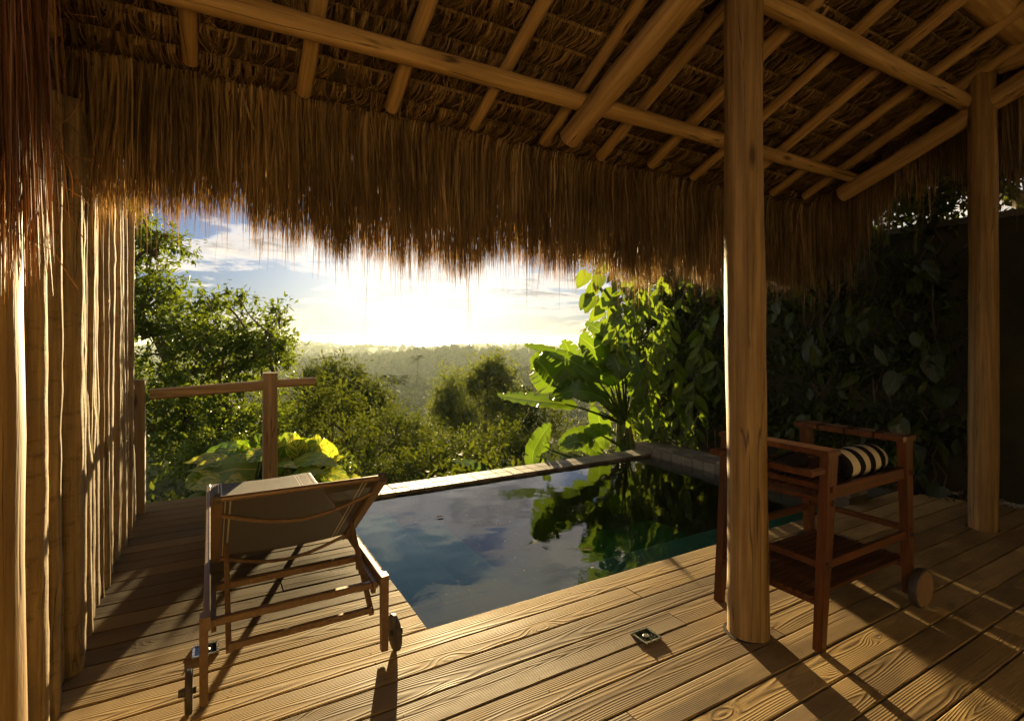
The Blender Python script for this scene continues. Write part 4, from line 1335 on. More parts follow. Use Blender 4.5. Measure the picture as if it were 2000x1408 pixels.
# ------------------------------------------------------------------ recessed deck lamps
def deck_lamp(u, v, label):
    e = empty("deck_lamp", (u, v, 0), label, "deck lamp", "square lamps sunk in the deck boards")
    s = 0.052
    mb = MB()
    for (lo, hi) in (((-s, -s), (s, -s + 0.010)), ((-s, s - 0.010), (s, s)), ((-s, -s + 0.010), (-s + 0.010, s - 0.010)), ((s - 0.010, -s + 0.010), (s, s - 0.010))):
        mb.box((lo[0], lo[1], 0.001), (hi[0], hi[1], 0.009))
    part("frame", mb, M['steel'], e)
    g = MB(); g.box((-s + 0.011, -s + 0.011, 0.001), (s - 0.011, s - 0.011, 0.005))
    mg, T = new_mat("lamp_glass")
    finish(T, (0.02, 0.025, 0.02), 0.08, None, spec=0.9)
    part("glass", g, mg, e)
    for (a, b) in ((-1, -1), (1, -1), (1, 1), (-1, 1)):
        sc = MB(); sc.tube([(a * (s - 0.007), b * (s - 0.007), 0.009), (a * (s - 0.007), b * (s - 0.007), 0.0115)], 0.0045, 8)
        part("screw", sc, M['steel'], e)
    l2 = MB(); l2.tube([(0.0, 0.0, 0.0052), (0.0, 0.0, 0.007)], [0.018, 0.014], 12); part("bulb", l2, M['steel'], e)
p = gp(1262, 1243); deck_lamp(p.x, p.y, "square steel framed lamp sunk in the deck left of the middle post")
p = gp(402, 1270); deck_lamp(p.x, p.y, "square steel framed lamp sunk in the deck under the lounger's left leg")

# ------------------------------------------------------------------ foliage
def leaf_arr(P, D, Nn, L, Wd, fine=True, droop=0.15):
    """vectorised leaves: P base, D direction, Nn normal"""
    n = len(P)
    D = D / (np.linalg.norm(D, axis=1, keepdims=True) + 1e-9)
    S = np.cross(D, Nn); S /= np.linalg.norm(S, axis=1, keepdims=True) + 1e-9
    N2 = np.cross(S, D)
    L = L[:, None]; Wd = Wd[:, None]
    if fine:
        m1 = P + D * L * 0.30; m2 = P + D * L * 0.68 - N2 * L * droop * 0.35; tip = P + D * L - N2 * L * droop
        a = N2 * Wd * 0.18
        l1 = m1 + S * Wd * 0.46 + a; r1 = m1 - S * Wd * 0.46 + a
        l2 = m2 + S * Wd * 0.40 + a; r2 = m2 - S * Wd * 0.40 + a
        V = np.stack([P, m1, m2, tip, l1, l2, r1, r2], axis=1).reshape(-1, 3)
        b = (np.arange(n) * 8)[:, None]
        t = np.concatenate([b + np.array([[0, 4, 1]]), b + np.array([[0, 1, 6]]), b + np.array([[5, 3, 2]]), b + np.array([[2, 3, 7]])])
        q = np.concatenate([b + np.array([[4, 5, 2, 1]]), b + np.array([[1, 2, 7, 6]])])
        return V, [t, q]
    m1 = P + D * L * 0.45 - N2 * L * droop * 0.3
    tip = P + D * L - N2 * L * droop
    l1 = m1 + S * Wd * 0.5 + N2 * Wd * 0.15; r1 = m1 - S * Wd * 0.5 + N2 * Wd * 0.15
    V = np.stack([P, l1, tip, r1, m1], axis=1).reshape(-1, 3)
    b = (np.arange(n) * 5)[:, None]
    t = np.concatenate([b + np.array([[0, 4, 1]]), b + np.array([[1, 4, 2]]), b + np.array([[0, 3, 4]]), b + np.array([[3, 2, 4]])])
    return V, [t]
def addleaves(mb, *a, **k):
    V, fs = leaf_arr(*a, **k)
    base = mb.n
    mb.v.append(V)
    for f in fs: mb.f.append(f + base)
    mb.n += len(V)
def unit(rg, n):
    x = rg.normal(size=(n, 3)); return x / np.linalg.norm(x, axis=1, keepdims=True)
def crown_leaves(mb, blobs, nclump, nleaf, lsize, csize, rg, fine=True, aspect=0.42, shell=0.55, centers=None, base=None):
    """blobs: list of (centre Vector, (rx, ry, rz))"""
    vol = np.array([b[1][0] * b[1][1] * b[1][2] for b in blobs]) ** 0.7; vol /= vol.sum()
    for i in range(nclump):
        k = rg.choice(len(blobs), p=vol)
        c, r = blobs[k]
        d = unit(rg, 1)[0]
        if d[2] < -0.5: d[2] *= -0.6
        rad = shell + (1 - shell) * rg.random() ** 0.6
        lump = 1 + 0.55 * mnoise.noise(Vector(tuple(d * 2.9 + np.array([k * 3.1, 0, 0]))))
        ctr = np.array(c) + d * np.array(r) * rad * lump
        if base is not None:
            ctr = ctr - np.array(base)
        if centers is not None: centers.append(ctr)
        m = max(4, int(nleaf * rg.uniform(0.5, 1.5)))
        # a twig: leaves alternate along a drooping shoot
        tw = d * 0.8 + unit(rg, 1)[0] * 0.7; tw[2] += 0.1; tw /= np.linalg.norm(tw)
        cs = csize * rg.uniform(0.6, 1.4)
        tpos = rg.uniform(-1, 1, m)
        P = ctr + tw * (tpos * cs)[:, None] + rg.normal(0, 0.32 * cs, (m, 3))
        D = tw + unit(rg, m) * 1.1 + np.array([0, 0, -0.25])
        Nn = unit(rg, m) * 0.6 + np.array([0, 0, 1.0])
        L = lsize * rg.uniform(0.6, 1.3, m)
        addleaves(mb, P, D, Nn, L, L * aspect * rg.uniform(0.8, 1.2, m), fine=fine)
def tree(name, label, base, blobs, nclump, nleaf, lsize, csize, mat, seed, cat="tree", group=None, fine=True, trunk_r=0.1, aspect=0.42, shell=0.55, limbs=14, stems=1):
    rg = np.random.default_rng(seed)
    base = Vector(base)
    t = empty(name, base, label, cat, group)
    cen = []
    mb = MB()
    crown_leaves(mb, blobs, nclump, nleaf, lsize, csize, rg, fine, aspect, shell, cen, base)
    part("crown", mb, M[mat], t)
    tb = MB()
    big = [Vector(b[0]) - base for b in blobs]
    for s_ in range(stems):
        b0 = big[s_ % len(big)]
        off = Vector((rg.normal(0, 0.15) * (stems > 1), rg.normal(0, 0.15) * (stems > 1), 0))
        path = smoothpath([off + Vector((0, 0, -0.3)), off * 1.3 + b0 * 0.35 + Vector((rg.normal(0, .12), rg.normal(0, .12), 0)) * b0.length * 0.3, b0 * 0.75, b0], 10)
        tb.tube(path, [trunk_r * (1 - 0.75 * i / 10) for i in range(11)], 9, wob=0.15, seed=seed)
    for k, b in enumerate(big):
        if k < stems: continue
        j = min(range(k), key=lambda q: (big[q] - b).length)
        st = big[0] * 0.45 if (big[j] - b).length > b.length * 0.8 else big[j] * 0.9
        path = smoothpath([st, (st + b) / 2 + Vector((rg.normal(0, .1), rg.normal(0, .1), 0.05)) * b.length * 0.3, b], 8)
        tb.tube(path, [trunk_r * 0.6 * (1 - 0.8 * i / 8) for i in range(9)], 7, wob=0.1, seed=seed + k)
    for q in rg.choice(len(cen), size=min(limbs, len(cen)), replace=False):
        c = Vector(cen[q]); j = min(big, key=lambda b: (b - c).length)
        path = smoothpath([j * 0.97, (j + c) / 2 + Vector((0, 0, 0.04)), c], 5)
        tb.tube(path, [trunk_r * 0.22 * (1 - 0.75 * i / 5) for i in range(6)], 5, cap=False)
    part("trunk", tb, M['bark'], t, True)
    return t
def A(px, py, Y): return at(px, py, Y)
def pr(npx, Y): return npx / F * Y       # pixels to metres

# --- left tree, full of glossy leaves, close behind the railing
Y = 8.2
tree("broadleaf_tree", "tall glossy leaved tree crowding the sky just behind the railing on the left", gp(360, 960) * 1.0 + Vector((0.6, 3.2, -3.0)),
     [(A(330, 690, Y), (pr(115, Y), 0.9, pr(120, Y))), (A(430, 720, Y), (pr(105, Y), 0.9, pr(125, Y))), (A(510, 690, Y), (pr(62, Y), 0.7, pr(70, Y))),
      (A(270, 600, Y), (pr(85, Y), 0.9, pr(95, Y))), (A(300, 830, Y), (pr(140, Y), 0.9, pr(110, Y))), (A(440, 860, Y), (pr(130, Y), 0.9, pr(100, Y))),
      (A(200, 480, Y), (pr(90, Y), 0.8, pr(110, Y))), (A(300, 480, Y), (pr(60, Y), 0.5, pr(30, Y))), (A(120, 350, Y), (pr(130, Y), 0.9, pr(160, Y)))],
     1900, 13, 0.105, 0.17, 'leafL', 101, trunk_r=0.13, limbs=120)
# sprigs standing out against the sky
Y = 7.6
tree("leafy_sapling", "thin sapling with separate leafy sprigs against the sky right of the left tree", A(530, 1100, Y),
     [(A(540, 700, Y), (pr(38, Y), 0.3, pr(60, Y))), (A(545, 620, Y), (pr(26, Y), 0.2, pr(30, Y))), (A(470, 585, Y), (pr(26, Y), 0.2, pr(22, Y))), (A(410, 590, Y), (pr(40, Y), 0.3, pr(25, Y)))],
     90, 9, 0.10, 0.11, 'leafL', 102, trunk_r=0.03, limbs=30, cat="sapling", shell=0.2)
# --- understory left of the pool, beyond the deck
Y = 9.5
tree("shrub", "light green airy shrub right of the short end of the railing", A(650, 1050, Y),
     [(A(650, 800, Y), (pr(65, Y), 0.7, pr(62, Y))), (A(600, 850, Y), (pr(70, Y), 0.6, pr(60, Y))), (A(690, 880, Y), (pr(60, Y), 0.5, pr(60, Y))), (A(520, 860, Y), (pr(80, Y), 0.6, pr(80, Y)))],
     520, 11, 0.085, 0.15, 'leafM', 103, trunk_r=0.04, limbs=30, cat="shrub", group="bushes on the slope below the pool")
Y = 21
tree("round_tree", "dark rounded tree with dense crown behind the end of the railing", A(670, 900, Y),
     [(A(670, 790, Y), (pr(75, Y), 1.6, pr(78, Y))), (A(630, 770, Y), (pr(50, Y), 1.2, pr(50, Y))), (A(720, 810, Y), (pr(45, Y), 1.2, pr(50, Y)))],
     620, 16, 0.22, 0.34, 'leafM', 104, fine=False, trunk_r=0.16, limbs=30)
Y = 13
tree("shrub", "dark bushy shrub below the bright strip of sky in the middle of the valley", A(790, 960, Y),
     [(A(770, 850, Y), (pr(62, Y), 1.0, pr(62, Y))), (A(820, 880, Y), (pr(60, Y), 1.0, pr(50, Y))), (A(730, 900, Y), (pr(60, Y), 1, pr(60, Y)))],
     480, 13, 0.11, 0.19, 'leafM', 105, fine=False, trunk_r=0.06, limbs=30, cat="shrub", group="bushes on the slope below the pool")
Y = 18
tree("slender_tree", "slender feathery tree standing highest in the middle, right of the valley view", A(955, 900, Y),
     [(A(950, 735, Y), (pr(30, Y), 0.8, pr(42, Y))), (A(930, 760, Y), (pr(24, Y), 0.6, pr(40, Y))), (A(972, 722, Y), (pr(20, Y), 0.6, pr(26, Y))), (A(1005, 800, Y), (pr(28, Y), 0.6, pr(55, Y))), (A(965, 800, Y), (pr(45, Y), 0.9, pr(70, Y))), (A(985, 755, Y), (pr(25, Y), 0.6, pr(35, Y)))],
     520, 15, 0.19, 0.36, 'leafF', 106, fine=False, trunk_r=0.09, limbs=50, aspect=0.28, shell=0.3, group="slender trees in the middle distance")
Y = 20
tree("slender_tree", "lower slender tree touching the left side of the highest middle tree", A(880, 920, Y),
     [(A(885, 775, Y), (pr(26, Y), 0.8, pr(48, Y))), (A(868, 800, Y), (pr(22, Y), 0.8, pr(50, Y))), (A(900, 830, Y), (pr(62, Y), 1, pr(60, Y)))],
     470, 15, 0.20, 0.38, 'leafF', 107, fine=False, trunk_r=0.09, limbs=40, aspect=0.28, shell=0.3, group="slender trees in the middle distance")
Y = 15
tree("shrub", "small grey green shrub between the middle trees and the banana plant", A(1040, 950, Y),
     [(A(1035, 790, Y), (pr(42, Y), 0.6, pr(42, Y))), (A(1070, 840, Y), (pr(50, Y), 0.7, pr(50, Y))), (A(1000, 850, Y), (pr(50, Y), 0.7, pr(50, Y)))],
     330, 12, 0.11, 0.2, 'leafM', 108, fine=False, trunk_r=0.05, limbs=30, cat="shrub", group="bushes on the slope below the pool", shell=0.35)
Y = 9.5
tree("shrub", "broad shrub low behind the pool edge under the middle trees", A(900, 1060, Y),
     [(A(900, 900, Y), (pr(75, Y), 0.7, pr(50, Y))), (A(980, 890, Y), (pr(70, Y), 0.7, pr(55, Y))), (A(840, 925, Y), (pr(60, Y), 0.7, pr(45, Y)))],
     330, 12, 0.10, 0.17, 'leafM', 109, trunk_r=0.04, limbs=30, cat="shrub", group="bushes on the slope below the pool")
Y = 8.6
tree("shrub", "low dense shrub just beyond the deck corner left of the pool edge", A(720, 1120, Y),
     [(A(720, 950, Y), (pr(90, Y), 0.6, pr(45, Y))), (A(620, 950, Y), (pr(80, Y), 0.6, pr(60, Y)))],
     260, 12, 0.085, 0.15, 'leafM', 110, trunk_r=0.04, limbs=20, cat="shrub", group="bushes on the slope below the pool")

Y = 6.9
tree("shrub", "dark leafy bush right behind the pothos and the second railing post", A(540, 1200, Y),
     [(A(440, 905, Y), (pr(90, Y), 0.45, pr(60, Y))), (A(540, 905, Y), (pr(80, Y), 0.45, pr(55, Y))), (A(620, 915, Y), (pr(60, Y), 0.4, pr(45, Y)))],
     360, 14, 0.085, 0.13, 'leafL', 113, trunk_r=0.03, limbs=20, cat="shrub", group="bushes on the slope below the pool", shell=0.2)

# --- right: big creeper grown tree that fills everything under the fringe
Y = 8.3
tree("broadleaf_tree", "large dark tree behind the banana plant, its crown hanging down to the pool wall", A(1330, 960, Y),
     [(A(1330, 640, Y), (pr(100, Y), 1.0, pr(120, Y))), (A(1290, 760, Y), (pr(90, Y), 0.9, pr(100, Y))), (A(1390, 760, Y), (pr(90, Y), 0.9, pr(110, Y))),
      (A(1250, 480, Y), (pr(120, Y), 1.1, pr(130, Y))), (A(1400, 460, Y), (pr(140, Y), 1.1, pr(160, Y))), (A(1150, 400, Y), (pr(80, Y), 0.9, pr(80, Y))), (A(1100, 230, Y), (pr(85, Y), 0.9, pr(75, Y))),
      (A(1300, 260, Y), (pr(190, Y), 1.3, pr(140, Y))), (A(1530, 420, Y), (pr(140, Y), 1.0, pr(200, Y))), (A(1480, 700, Y), (pr(110, Y), 0.9, pr(160, Y))), (A(1220, 690, Y + .5), (pr(60, Y), 0.7, pr(110, Y))), (A(1340, 850, Y), (pr(110, Y), 0.8, pr(60, Y))), (A(1600, 560, Y), (pr(140, Y), 0.9, pr(220, Y)))],
     2600, 13, 0.12, 0.2, 'leafR', 111, trunk_r=0.2, limbs=60, aspect=0.36)
Y = 11
tree("broadleaf_tree", "tall tree seen through gaps high at the far right beside the end post", uv(9.0, 3.6, 0) * 1.0 + Vector((0, 0, -0.2)),
     [(Vector((9.0, 4.2, 4.6)), (1.6, 1.6, 1.4)), (Vector((8.6, 2.2, 4.4)), (1.3, 1.6, 1.3)), (Vector((7.9, 5.6, 4.6)), (1.5, 1.5, 1.6)), (Vector((9.4, 1.0, 3.6)), (1.2, 1.4, 1.2))],
     700, 12, 0.15, 0.24, 'leafR', 112, trunk_r=0.2, limbs=40, fine=False)

# --- banana plant: every leaf is a part
ban = empty("banana_plant", A(1226, 900, 7.3), "large banana plant with broad torn leaves behind the far corner of the pool", "banana plant")
BAN0 = Vector(ban.location)
def add_uv(me, uvs_per_vertex):
    uvl = me.uv_layers.new(name="UVMap")
    idx = np.zeros(len(me.loops), dtype=np.int32); me.loops.foreach_get('vertex_index', idx)
    uvl.data.foreach_set('uv', np.asarray(uvs_per_vertex, dtype=np.float32)[idx].ravel())
def big_leaf(name, path, width, face, mat, parent, origin, shape='banana', fold=0.25, tear=0.25, seed=0, n=22, label=None, stalk=0.0):
    """leaf blade along a path; face = approximate direction the upper side looks at"""
    rg = random.Random(seed)
    pts = smoothpath(path, n)
    face = Vector(face).normalized()
    mb = MB(); V = []; UV = []; f = []
    rows = []
    sides = 4
    tears = [0.0] * (n + 1)
    gaps = set()
    for i in range(n + 1):
        t = i / n
        T_ = (pts[min(n, i + 1)] - pts[max(0, i - 1)]).normalized()
        S_ = T_.cross(face).normalized()
        N_ = S_.cross(T_).normalized()
        if shape == 'banana':
            w = width * 0.5 * (min(1, (t / 0.12)) ** 0.6) * (max(0, 1 - ((t - 0.35) / 0.66) ** 2) ** 0.55 if t > 0.35 else 1)
        elif shape == 'heart':
            w = width * 0.5 * (0.62 + 0.38 * math.sin(math.pi * min(1, t / 0.5 * 0.5 + 0.2))) * (min(1, ((t + 0.02) / 0.10)) ** 0.5) * (1 - ((max(0, t - 0.25)) / 0.75) ** 2.0) ** 0.8
        else:
            w = width * 0.5 * math.sin(math.pi * min(1, 0.06 + t * 0.94)) ** 0.75
        w = max(w, 0.0015)
        row = []
        for j in range(-sides, sides + 1):
            s_ = j / sides
            rip = 0.04 * width * math.sin(i * 1.9 + j * 0.6 + seed) * abs(s_) ** 1.5
            lift = fold * w * (abs(s_) ** 1.0) - 0.35 * fold * w * s_ * s_ * 2 + rip
            sway = -T_ * (w * 0.12 * abs(s_))
            p = pts[i] + S_ * (w * s_) + N_ * lift - sway
            row.append(len(V)); V.append(tuple(p - origin)); UV.append((t, 0.5 + 0.5 * s_))
        rows.append(row)
    tearset = {-1: set(), 1: set()}
    for sg in (-1, 1):
        i = 2
        while i < n - 1:
            if rg.random() < tear: tearset[sg].add(i)
            i += 1
    for i in range(n):
        for j in range(2 * sides):
            a, b = rows[i][j], rows[i][j + 1]
            c, d = rows[i + 1][j + 1], rows[i + 1][j]
            f.append((a, b, c, d))
    # tears: pull the outer vertices of a strip sideways on a copied row
    F2 = []
    V = [Vector(p) for p in V]
    extra = {}
    for i in range(n):
        for j in range(2 * sides):
            a, b, c, d = f[i * 2 * sides + j]
            sg = -1 if j < sides else 1
            outer = (j < sides - 2) or (j >= sides + 2)
            if i in tearset[sg] and outer:
                q = []
                T_ = (pts[min(n, i + 1)] - pts[max(0, i - 1)]).normalized()
                for idx, far in ((d, (j if j < sides else j + 1)), (c, None)):
                    key = (idx, i)
                    if key not in extra:
                        jj = rows[i + 1].index(idx)
                        e = abs(jj - sides) / sides
                        extra[key] = len(V)
                        gap = (V[rows[i + 1][sides]] - V[rows[i][sides]]) * (0.75 * max(0, e - 0.4))
                        V.append(V[idx] - gap + Vector((0, 0, -0.05 * width * e)) * rg.uniform(0.2, 1.2)); UV.append(UV[idx])
                    q.append(extra[key])
                F2.append((a, b, q[1], q[0]))
            else:
                F2.append((a, b, c, d))
    mb.add([tuple(p) for p in V], F2)
    # midrib and stalk
    me = mb.mesh(name, mat, True)
    add_uv(me, UV)
    o = bpy.data.objects.new(name, me); link(o, parent)
    if label: o['label'] = label
    return o
def bz(x, y, Y=7.2):   # coordinates of the enlarged crop of the photograph
    return A(950 + x / 3.519, 520 + y / 3.519, Y)
BL_EXTRA = [
    ([(930, 1240), (760, 1150), (620, 1160), (500, 1230)], 0.24, (0, -0.7, 0.7), 6.9),
    ([(930, 1200), (840, 1120), (740, 1130), (660, 1200)], 0.22, (0.1, -0.8, 0.6), 7.1),
    ([(940, 1060), (700, 860), (520, 740), (400, 740)], 0.40, (-0.1, -1, 0.4), 7.5),
    ([(930, 1040), (800, 720), (700, 660), (560, 700)], 0.38, (0.2, -0.7, 0.8), 7.6),
    ([(950, 1060), (1000, 820), (1060, 620), (1120, 560)], 0.32, (0.2, -1, 0.3), 7.8),
]
BL = [  # path, width (m), face, depth
    ([(930, 1040), (880, 800), (770, 600), (640, 480)], 0.46, (-0.2, -1, 0.35), 7.2),
    ([(950, 1040), (900, 820), (830, 560), (760, 470)], 0.40, (0.1, -1, 0.3), 7.3),
    ([(950, 1040), (880, 700), (800, 470), (685, 385)], 0.26, (-0.3, -1, 0.5), 7.4),
    ([(960, 1040), (955, 700), (935, 520), (1010, 310)], 0.26, (-0.8, -0.7, 0.1), 7.3),
    ([(930, 1040), (700, 760), (600, 640), (530, 505)], 0.36, (-0.2, -1, 0.3), 7.6),
    ([(940, 1040), (760, 780), (560, 640), (262, 540)], 0.34, (0.1, -0.6, 0.9), 7.0),
    ([(930, 1060), (640, 820), (430, 690), (300, 660)], 0.44, (-0.2, -1.0, 0.3), 7.1),
    ([(500, 850), (440, 760), (380, 680), (330, 640)], 0.50, (-0.2, -1.0, 0.2), 6.9),
    ([(950, 1060), (850, 940), (640, 855), (430, 900)], 0.46, (0.0, -0.5, 0.9), 6.9),
    ([(950, 1060), (760, 900), (560, 820), (410, 850)], 0.38, (0.2, -0.8, 0.6), 7.3),
    ([(940, 1080), (600, 960), (330, 920), (75, 885)], 0.32, (0, -0.5, 0.9), 6.9),
    ([(930, 1090), (780, 1000), (790, 1120), (820, 1260)], 0.28, (-0.1, -1, 0.1), 6.9),
    ([(640, 1330), (420, 1250), (395, 1180), (440, 1090)], 0.22, (-0.5, -0.8, 0.1), 6.9),
    ([(330, 1420), (320, 1290), (370, 1180), (440, 1080)], 0.26, (-0.7, -0.8, 0.0), 6.7),
    ([(920, 1300), (790, 1290), (640, 1205), (500, 1250)], 0.30, (0, -0.6, 0.6), 6.8),
    ([(960, 1060), (1010, 900), (1060, 760), (1010, 560)], 0.30, (-0.3, -1, 0.3), 7.7),
    ([(955, 1040), (930, 760), (880, 600), (970, 560)], 0.30, (-0.3, -1, 0.3), 7.2),
    ([(940, 1060), (820, 900), (700, 800), (500, 780)], 0.34, (0.2, -0.6, 0.7), 7.4),
    ([(960, 1150), (940, 1200), (930, 1230), (890, 1280)], 0.10, (0, -0.8, 0.5), 6.9),
]
for i, (pp, w, fc, Yd) in enumerate(BL + BL_EXTRA):
    # stations start at the stem; the first stretch is stalk
    pts = [bz(x, y, Yd + 0.15 * math.sin(q * 1.5 + i)) for q, (x, y) in enumerate(pp)]
    sp_ = smoothpath(pts, 10)
    cut = 3 if i not in (7, 13) else 0
    stalk = MB(); stalk.tube([p - BAN0 for p in sp_[:cut + 2]], [0.022 - 0.004 * k for k in range(cut + 2)], 7)
    me_ = big_leaf("leaf", sp_[cut:], w, Vector((fc[0] * C30 + fc[1] * S30, -fc[0] * S30 + fc[1] * C30, fc[2])), M['banana'], ban, BAN0, 'banana', fold=0.35, tear=0.22, seed=i * 7 + 3, n=24)
    part("stalk", stalk, M['leafM'], me_, True)
M['bstem'] = mat_simple("banana_stem", (0.10, 0.11, 0.035), 0.5, 0, 12, 0.5, 0.4, 0.01)
for (x, y, x2, y2, r_) in ((965, 1330, 935, 1030, 0.07), (1010, 1340, 965, 1060, 0.055), (900, 1340, 910, 1080, 0.05), (600, 1420, 640, 1320, 0.03), (320, 1460, 330, 1400, 0.02)):
    stm = MB(); stm.tube([p - BAN0 for p in smoothpath([bz(x, y + 60, 7.1), bz((x + x2) / 2 + 4, (y + y2) / 2, 7.1), bz(x2, y2, 7.15)], 6)], [r_, r_, r_ * .9, r_ * .85, r_ * .8, r_ * .7, r_ * .6], 10); part("stem", stm, M['bstem'], ban, True)


# --- split leaf climber and hanging sprays on the right tree (large leaves, each a part)
def simple_leaf_meshes(mat, kind, count, seed):
    out = []
    for s_ in range(count):
        n = 8; rg = random.Random(seed + s_)
        mb = MB(); V = []; UV = []
        for i in range(n + 1):
            t = i / n
            if kind == 'heart':
                w = 0.40 * (min(1, (t + 0.03) / 0.14) ** 0.5) * (1 - max(0, (t - 0.25) / 0.75) ** 1.8) ** 0.85
            else:
                w = 0.19 * math.sin(math.pi * (0.03 + 0.97 * t)) ** 0.8
            w = max(w, 0.002)
            cx = -0.25 * t * t * rg.uniform(0.7, 1.3)
            back = -0.12 if (kind == 'heart' and i == 0) else 0
            for s2 in (-1, -0.5, 0, 0.5, 1):
                V.append((w * s2, t + back * abs(s2), cx + abs(s2) * w * 0.30 + 0.02 * math.sin(i * 2 + s2 * 2 + s_)))
                UV.append((t, 0.5 + 0.5 * s2))
        f = [(i * 5 + j, i * 5 + j + 1, (i + 1) * 5 + j + 1, (i + 1) * 5 + j) for i in range(n) for j in range(4)]
        mb.add(V, f)
        me = mb.mesh("leaf", mat, True); add_uv(me, UV)
        out.append(me)
    return out
def mat_one_leaf(name, c1, c2, c3, trans=0.4, rough=0.25):
    m, T = new_mat(name)
    r = rnd(T)
    s, t = T.xyz(T.n('ShaderNodeUVMap').outputs[0])[0:2]
    a = T.m('ABSOLUTE', T.m('SUBTRACT', t, 0.5))
    rib = T.m('SINE', T.m('MULTIPLY', T.m('SUBTRACT', s, T.m('MULTIPLY', a, 0.8)), 55))
    c = T.ramp(r, [(0.0, c1), (0.5, c2), (0.95, c3)])
    c = T.mix(T.mapr(rib, 0.5, 1, 0, 0.25), c, tuple(p * 1.6 for p in c2))
    c = T.mix(T.mapr(a, 0.03, 0.01, 0, 0.7), c, (0.12, 0.15, 0.05))
    b = T.n('ShaderNodeBsdfPrincipled', ins={'Base Color': c, 'Roughness': rough, 'Specular IOR Level': 0.5})
    T.set(b, 'Normal', T.n('ShaderNodeBump', ins={'Strength': 0.4, 'Distance': 0.004, 'Height': rib}).outputs[0])
    tr = T.n('ShaderNodeBsdfTranslucent', ins={0: T.mix(1.0, T.mix(0.35, c, (0.20, 0.26, 0.02)), (1.6, 1.6, 0.7), 'MULTIPLY')})
    T.n('ShaderNodeOutputMaterial', ins={0: T.n('ShaderNodeMixShader', ins={0: trans, 1: b, 2: tr})})
    return m
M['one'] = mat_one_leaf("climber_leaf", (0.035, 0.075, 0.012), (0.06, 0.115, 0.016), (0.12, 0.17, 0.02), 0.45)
M['oned'] = mat_one_leaf("shade_climber_leaf", (0.020, 0.034, 0.010), (0.028, 0.045, 0.013), (0.045, 0.062, 0.018), 0.3, 0.26)  # darker copy of the climber leaf; shade is put into its colour
LH = simple_leaf_meshes(M['one'], 'heart', 3, 5)
LL = simple_leaf_meshes(M['one'], 'lance', 3, 9)
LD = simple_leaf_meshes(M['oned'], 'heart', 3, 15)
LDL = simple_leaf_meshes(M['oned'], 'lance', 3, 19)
def place_leaf(me, parent, p, d, nrm_, size):
    y = Vector(d).normalized(); x = y.cross(Vector(nrm_)).normalized(); z = x.cross(y).normalized()
    o = bpy.data.objects.new("leaf", me); link(o, parent)
    Mx = Matrix((x, y, z)).transposed().to_4x4()
    o.matrix_local = Matrix.Translation(Vector(p) - Vector(parent.location)) @ Mx @ Matrix.Scale(size, 4)
    return o
CAMV = Vector((-S30, -C30, 0))
random.seed(77)
clb = empty("climbing_plant", A(1300, 930, 7.6), "sunlit climber with drooping bright leaf sprays hanging over the pool's right wall", "climber")
stemm = MB()
for k in range(46):
    # sprays of lance leaves: (px, py) tops
    px = random.uniform(1190, 1415); py = random.uniform(535, 850)
    if px < 1240 and py > 640: px += 90
    Yd = random.uniform(6.1, 6.9)
    pth = [A(px, py - 20, Yd), A(px + random.uniform(-10, 10), py + 15, Yd - 0.05), A(px + random.uniform(-14, 14), py + 55, Yd - 0.08)]
    sp_ = smoothpath(pth, 6)
    stemm.tube([p - Vector(clb.location) for p in sp_], 0.004, 5)
    for q in range(7):
        b = sp_[min(6, q)]
        sd = random.choice([-1, 1])
        d = Vector((C30 * sd * random.uniform(0.2, 1), -S30 * sd * random.uniform(0.2, 1), -random.uniform(0.5, 1.3))) + CAMV * random.uniform(-0.3, 0.6)
        place_leaf(random.choice(LL), clb, b, d, CAMV + Vector((random.uniform(-.5, .5), random.uniform(-.5, .5), 0.6)), random.uniform(0.15, 0.27))
for (px, py, s_) in ((1135, 545, .24), (1165, 550, .26), (1150, 590, .26), (1138, 590, .22), (1170, 600, .24), (1160, 615, .22), (1180, 640, .22), (1190, 660, .2), (1150, 570, .22), (1195, 610, .25), (1215, 565, .2),
                     (1175, 520, .25), (1200, 640, .2), (1185, 580, .26), (1370, 700, .22), (1365, 735, .24), (1350, 660, .2)):
    b = A(px + 12, py - 12, 6.9)
    place_leaf(random.choice(LH), clb, b, Vector((-C30 * 0.6, S30 * 0.6, -0.8)) + CAMV * random.uniform(-.2, .4), CAMV + Vector((random.uniform(-.6, .6), random.uniform(-.4, .4), random.uniform(-.2, .8))), s_)
stemm.tube([p - Vector(clb.location) for p in smoothpath([A(1300, 960, 7.6), A(1290, 800, 7.3), A(1230, 650, 7.1), A(1170, 560, 7.0)], 10)], 0.02, 6)
part("stem", stemm, M['bark'], clb, True)

# --- garden wall on the right with a shaded creeper
wall = MB()
wall.box((6.0, -1.2, -0.3), (6.18, 5.6, 2.44))
mw, T = new_mat("mossy_plaster")
pz = T.n('ShaderNodeNewGeometry').outputs['Position']
n1 = T.noise(pz, 1.6, 7.0, 0.65); n2 = T.noise(pz, 20, 4.0)
finish(T, T.ramp(n1, [(0.3, (0.018, 0.018, 0.010)), (0.6, (0.045, 0.042, 0.022)), (0.8, (0.06, 0.055, 0.035))]), 0.9, T.m('ADD', n1, n2), 0.5, 0.01, 0.2)
gw = empty("garden_wall", (6.09, 2.2, 0), "dark mossy plastered garden wall behind the creeper at the right", "wall")
o = wall.build("wall_body", mw, gw); o.location = (-6.09, -2.2, 0)
mb = MB(); mb.cbox((-0.15, -3.45, 2.443), (0.16, 3.45, 2.50), 0.01); mb.build("wall_cap", M['cop'], gw)
random.seed(91)
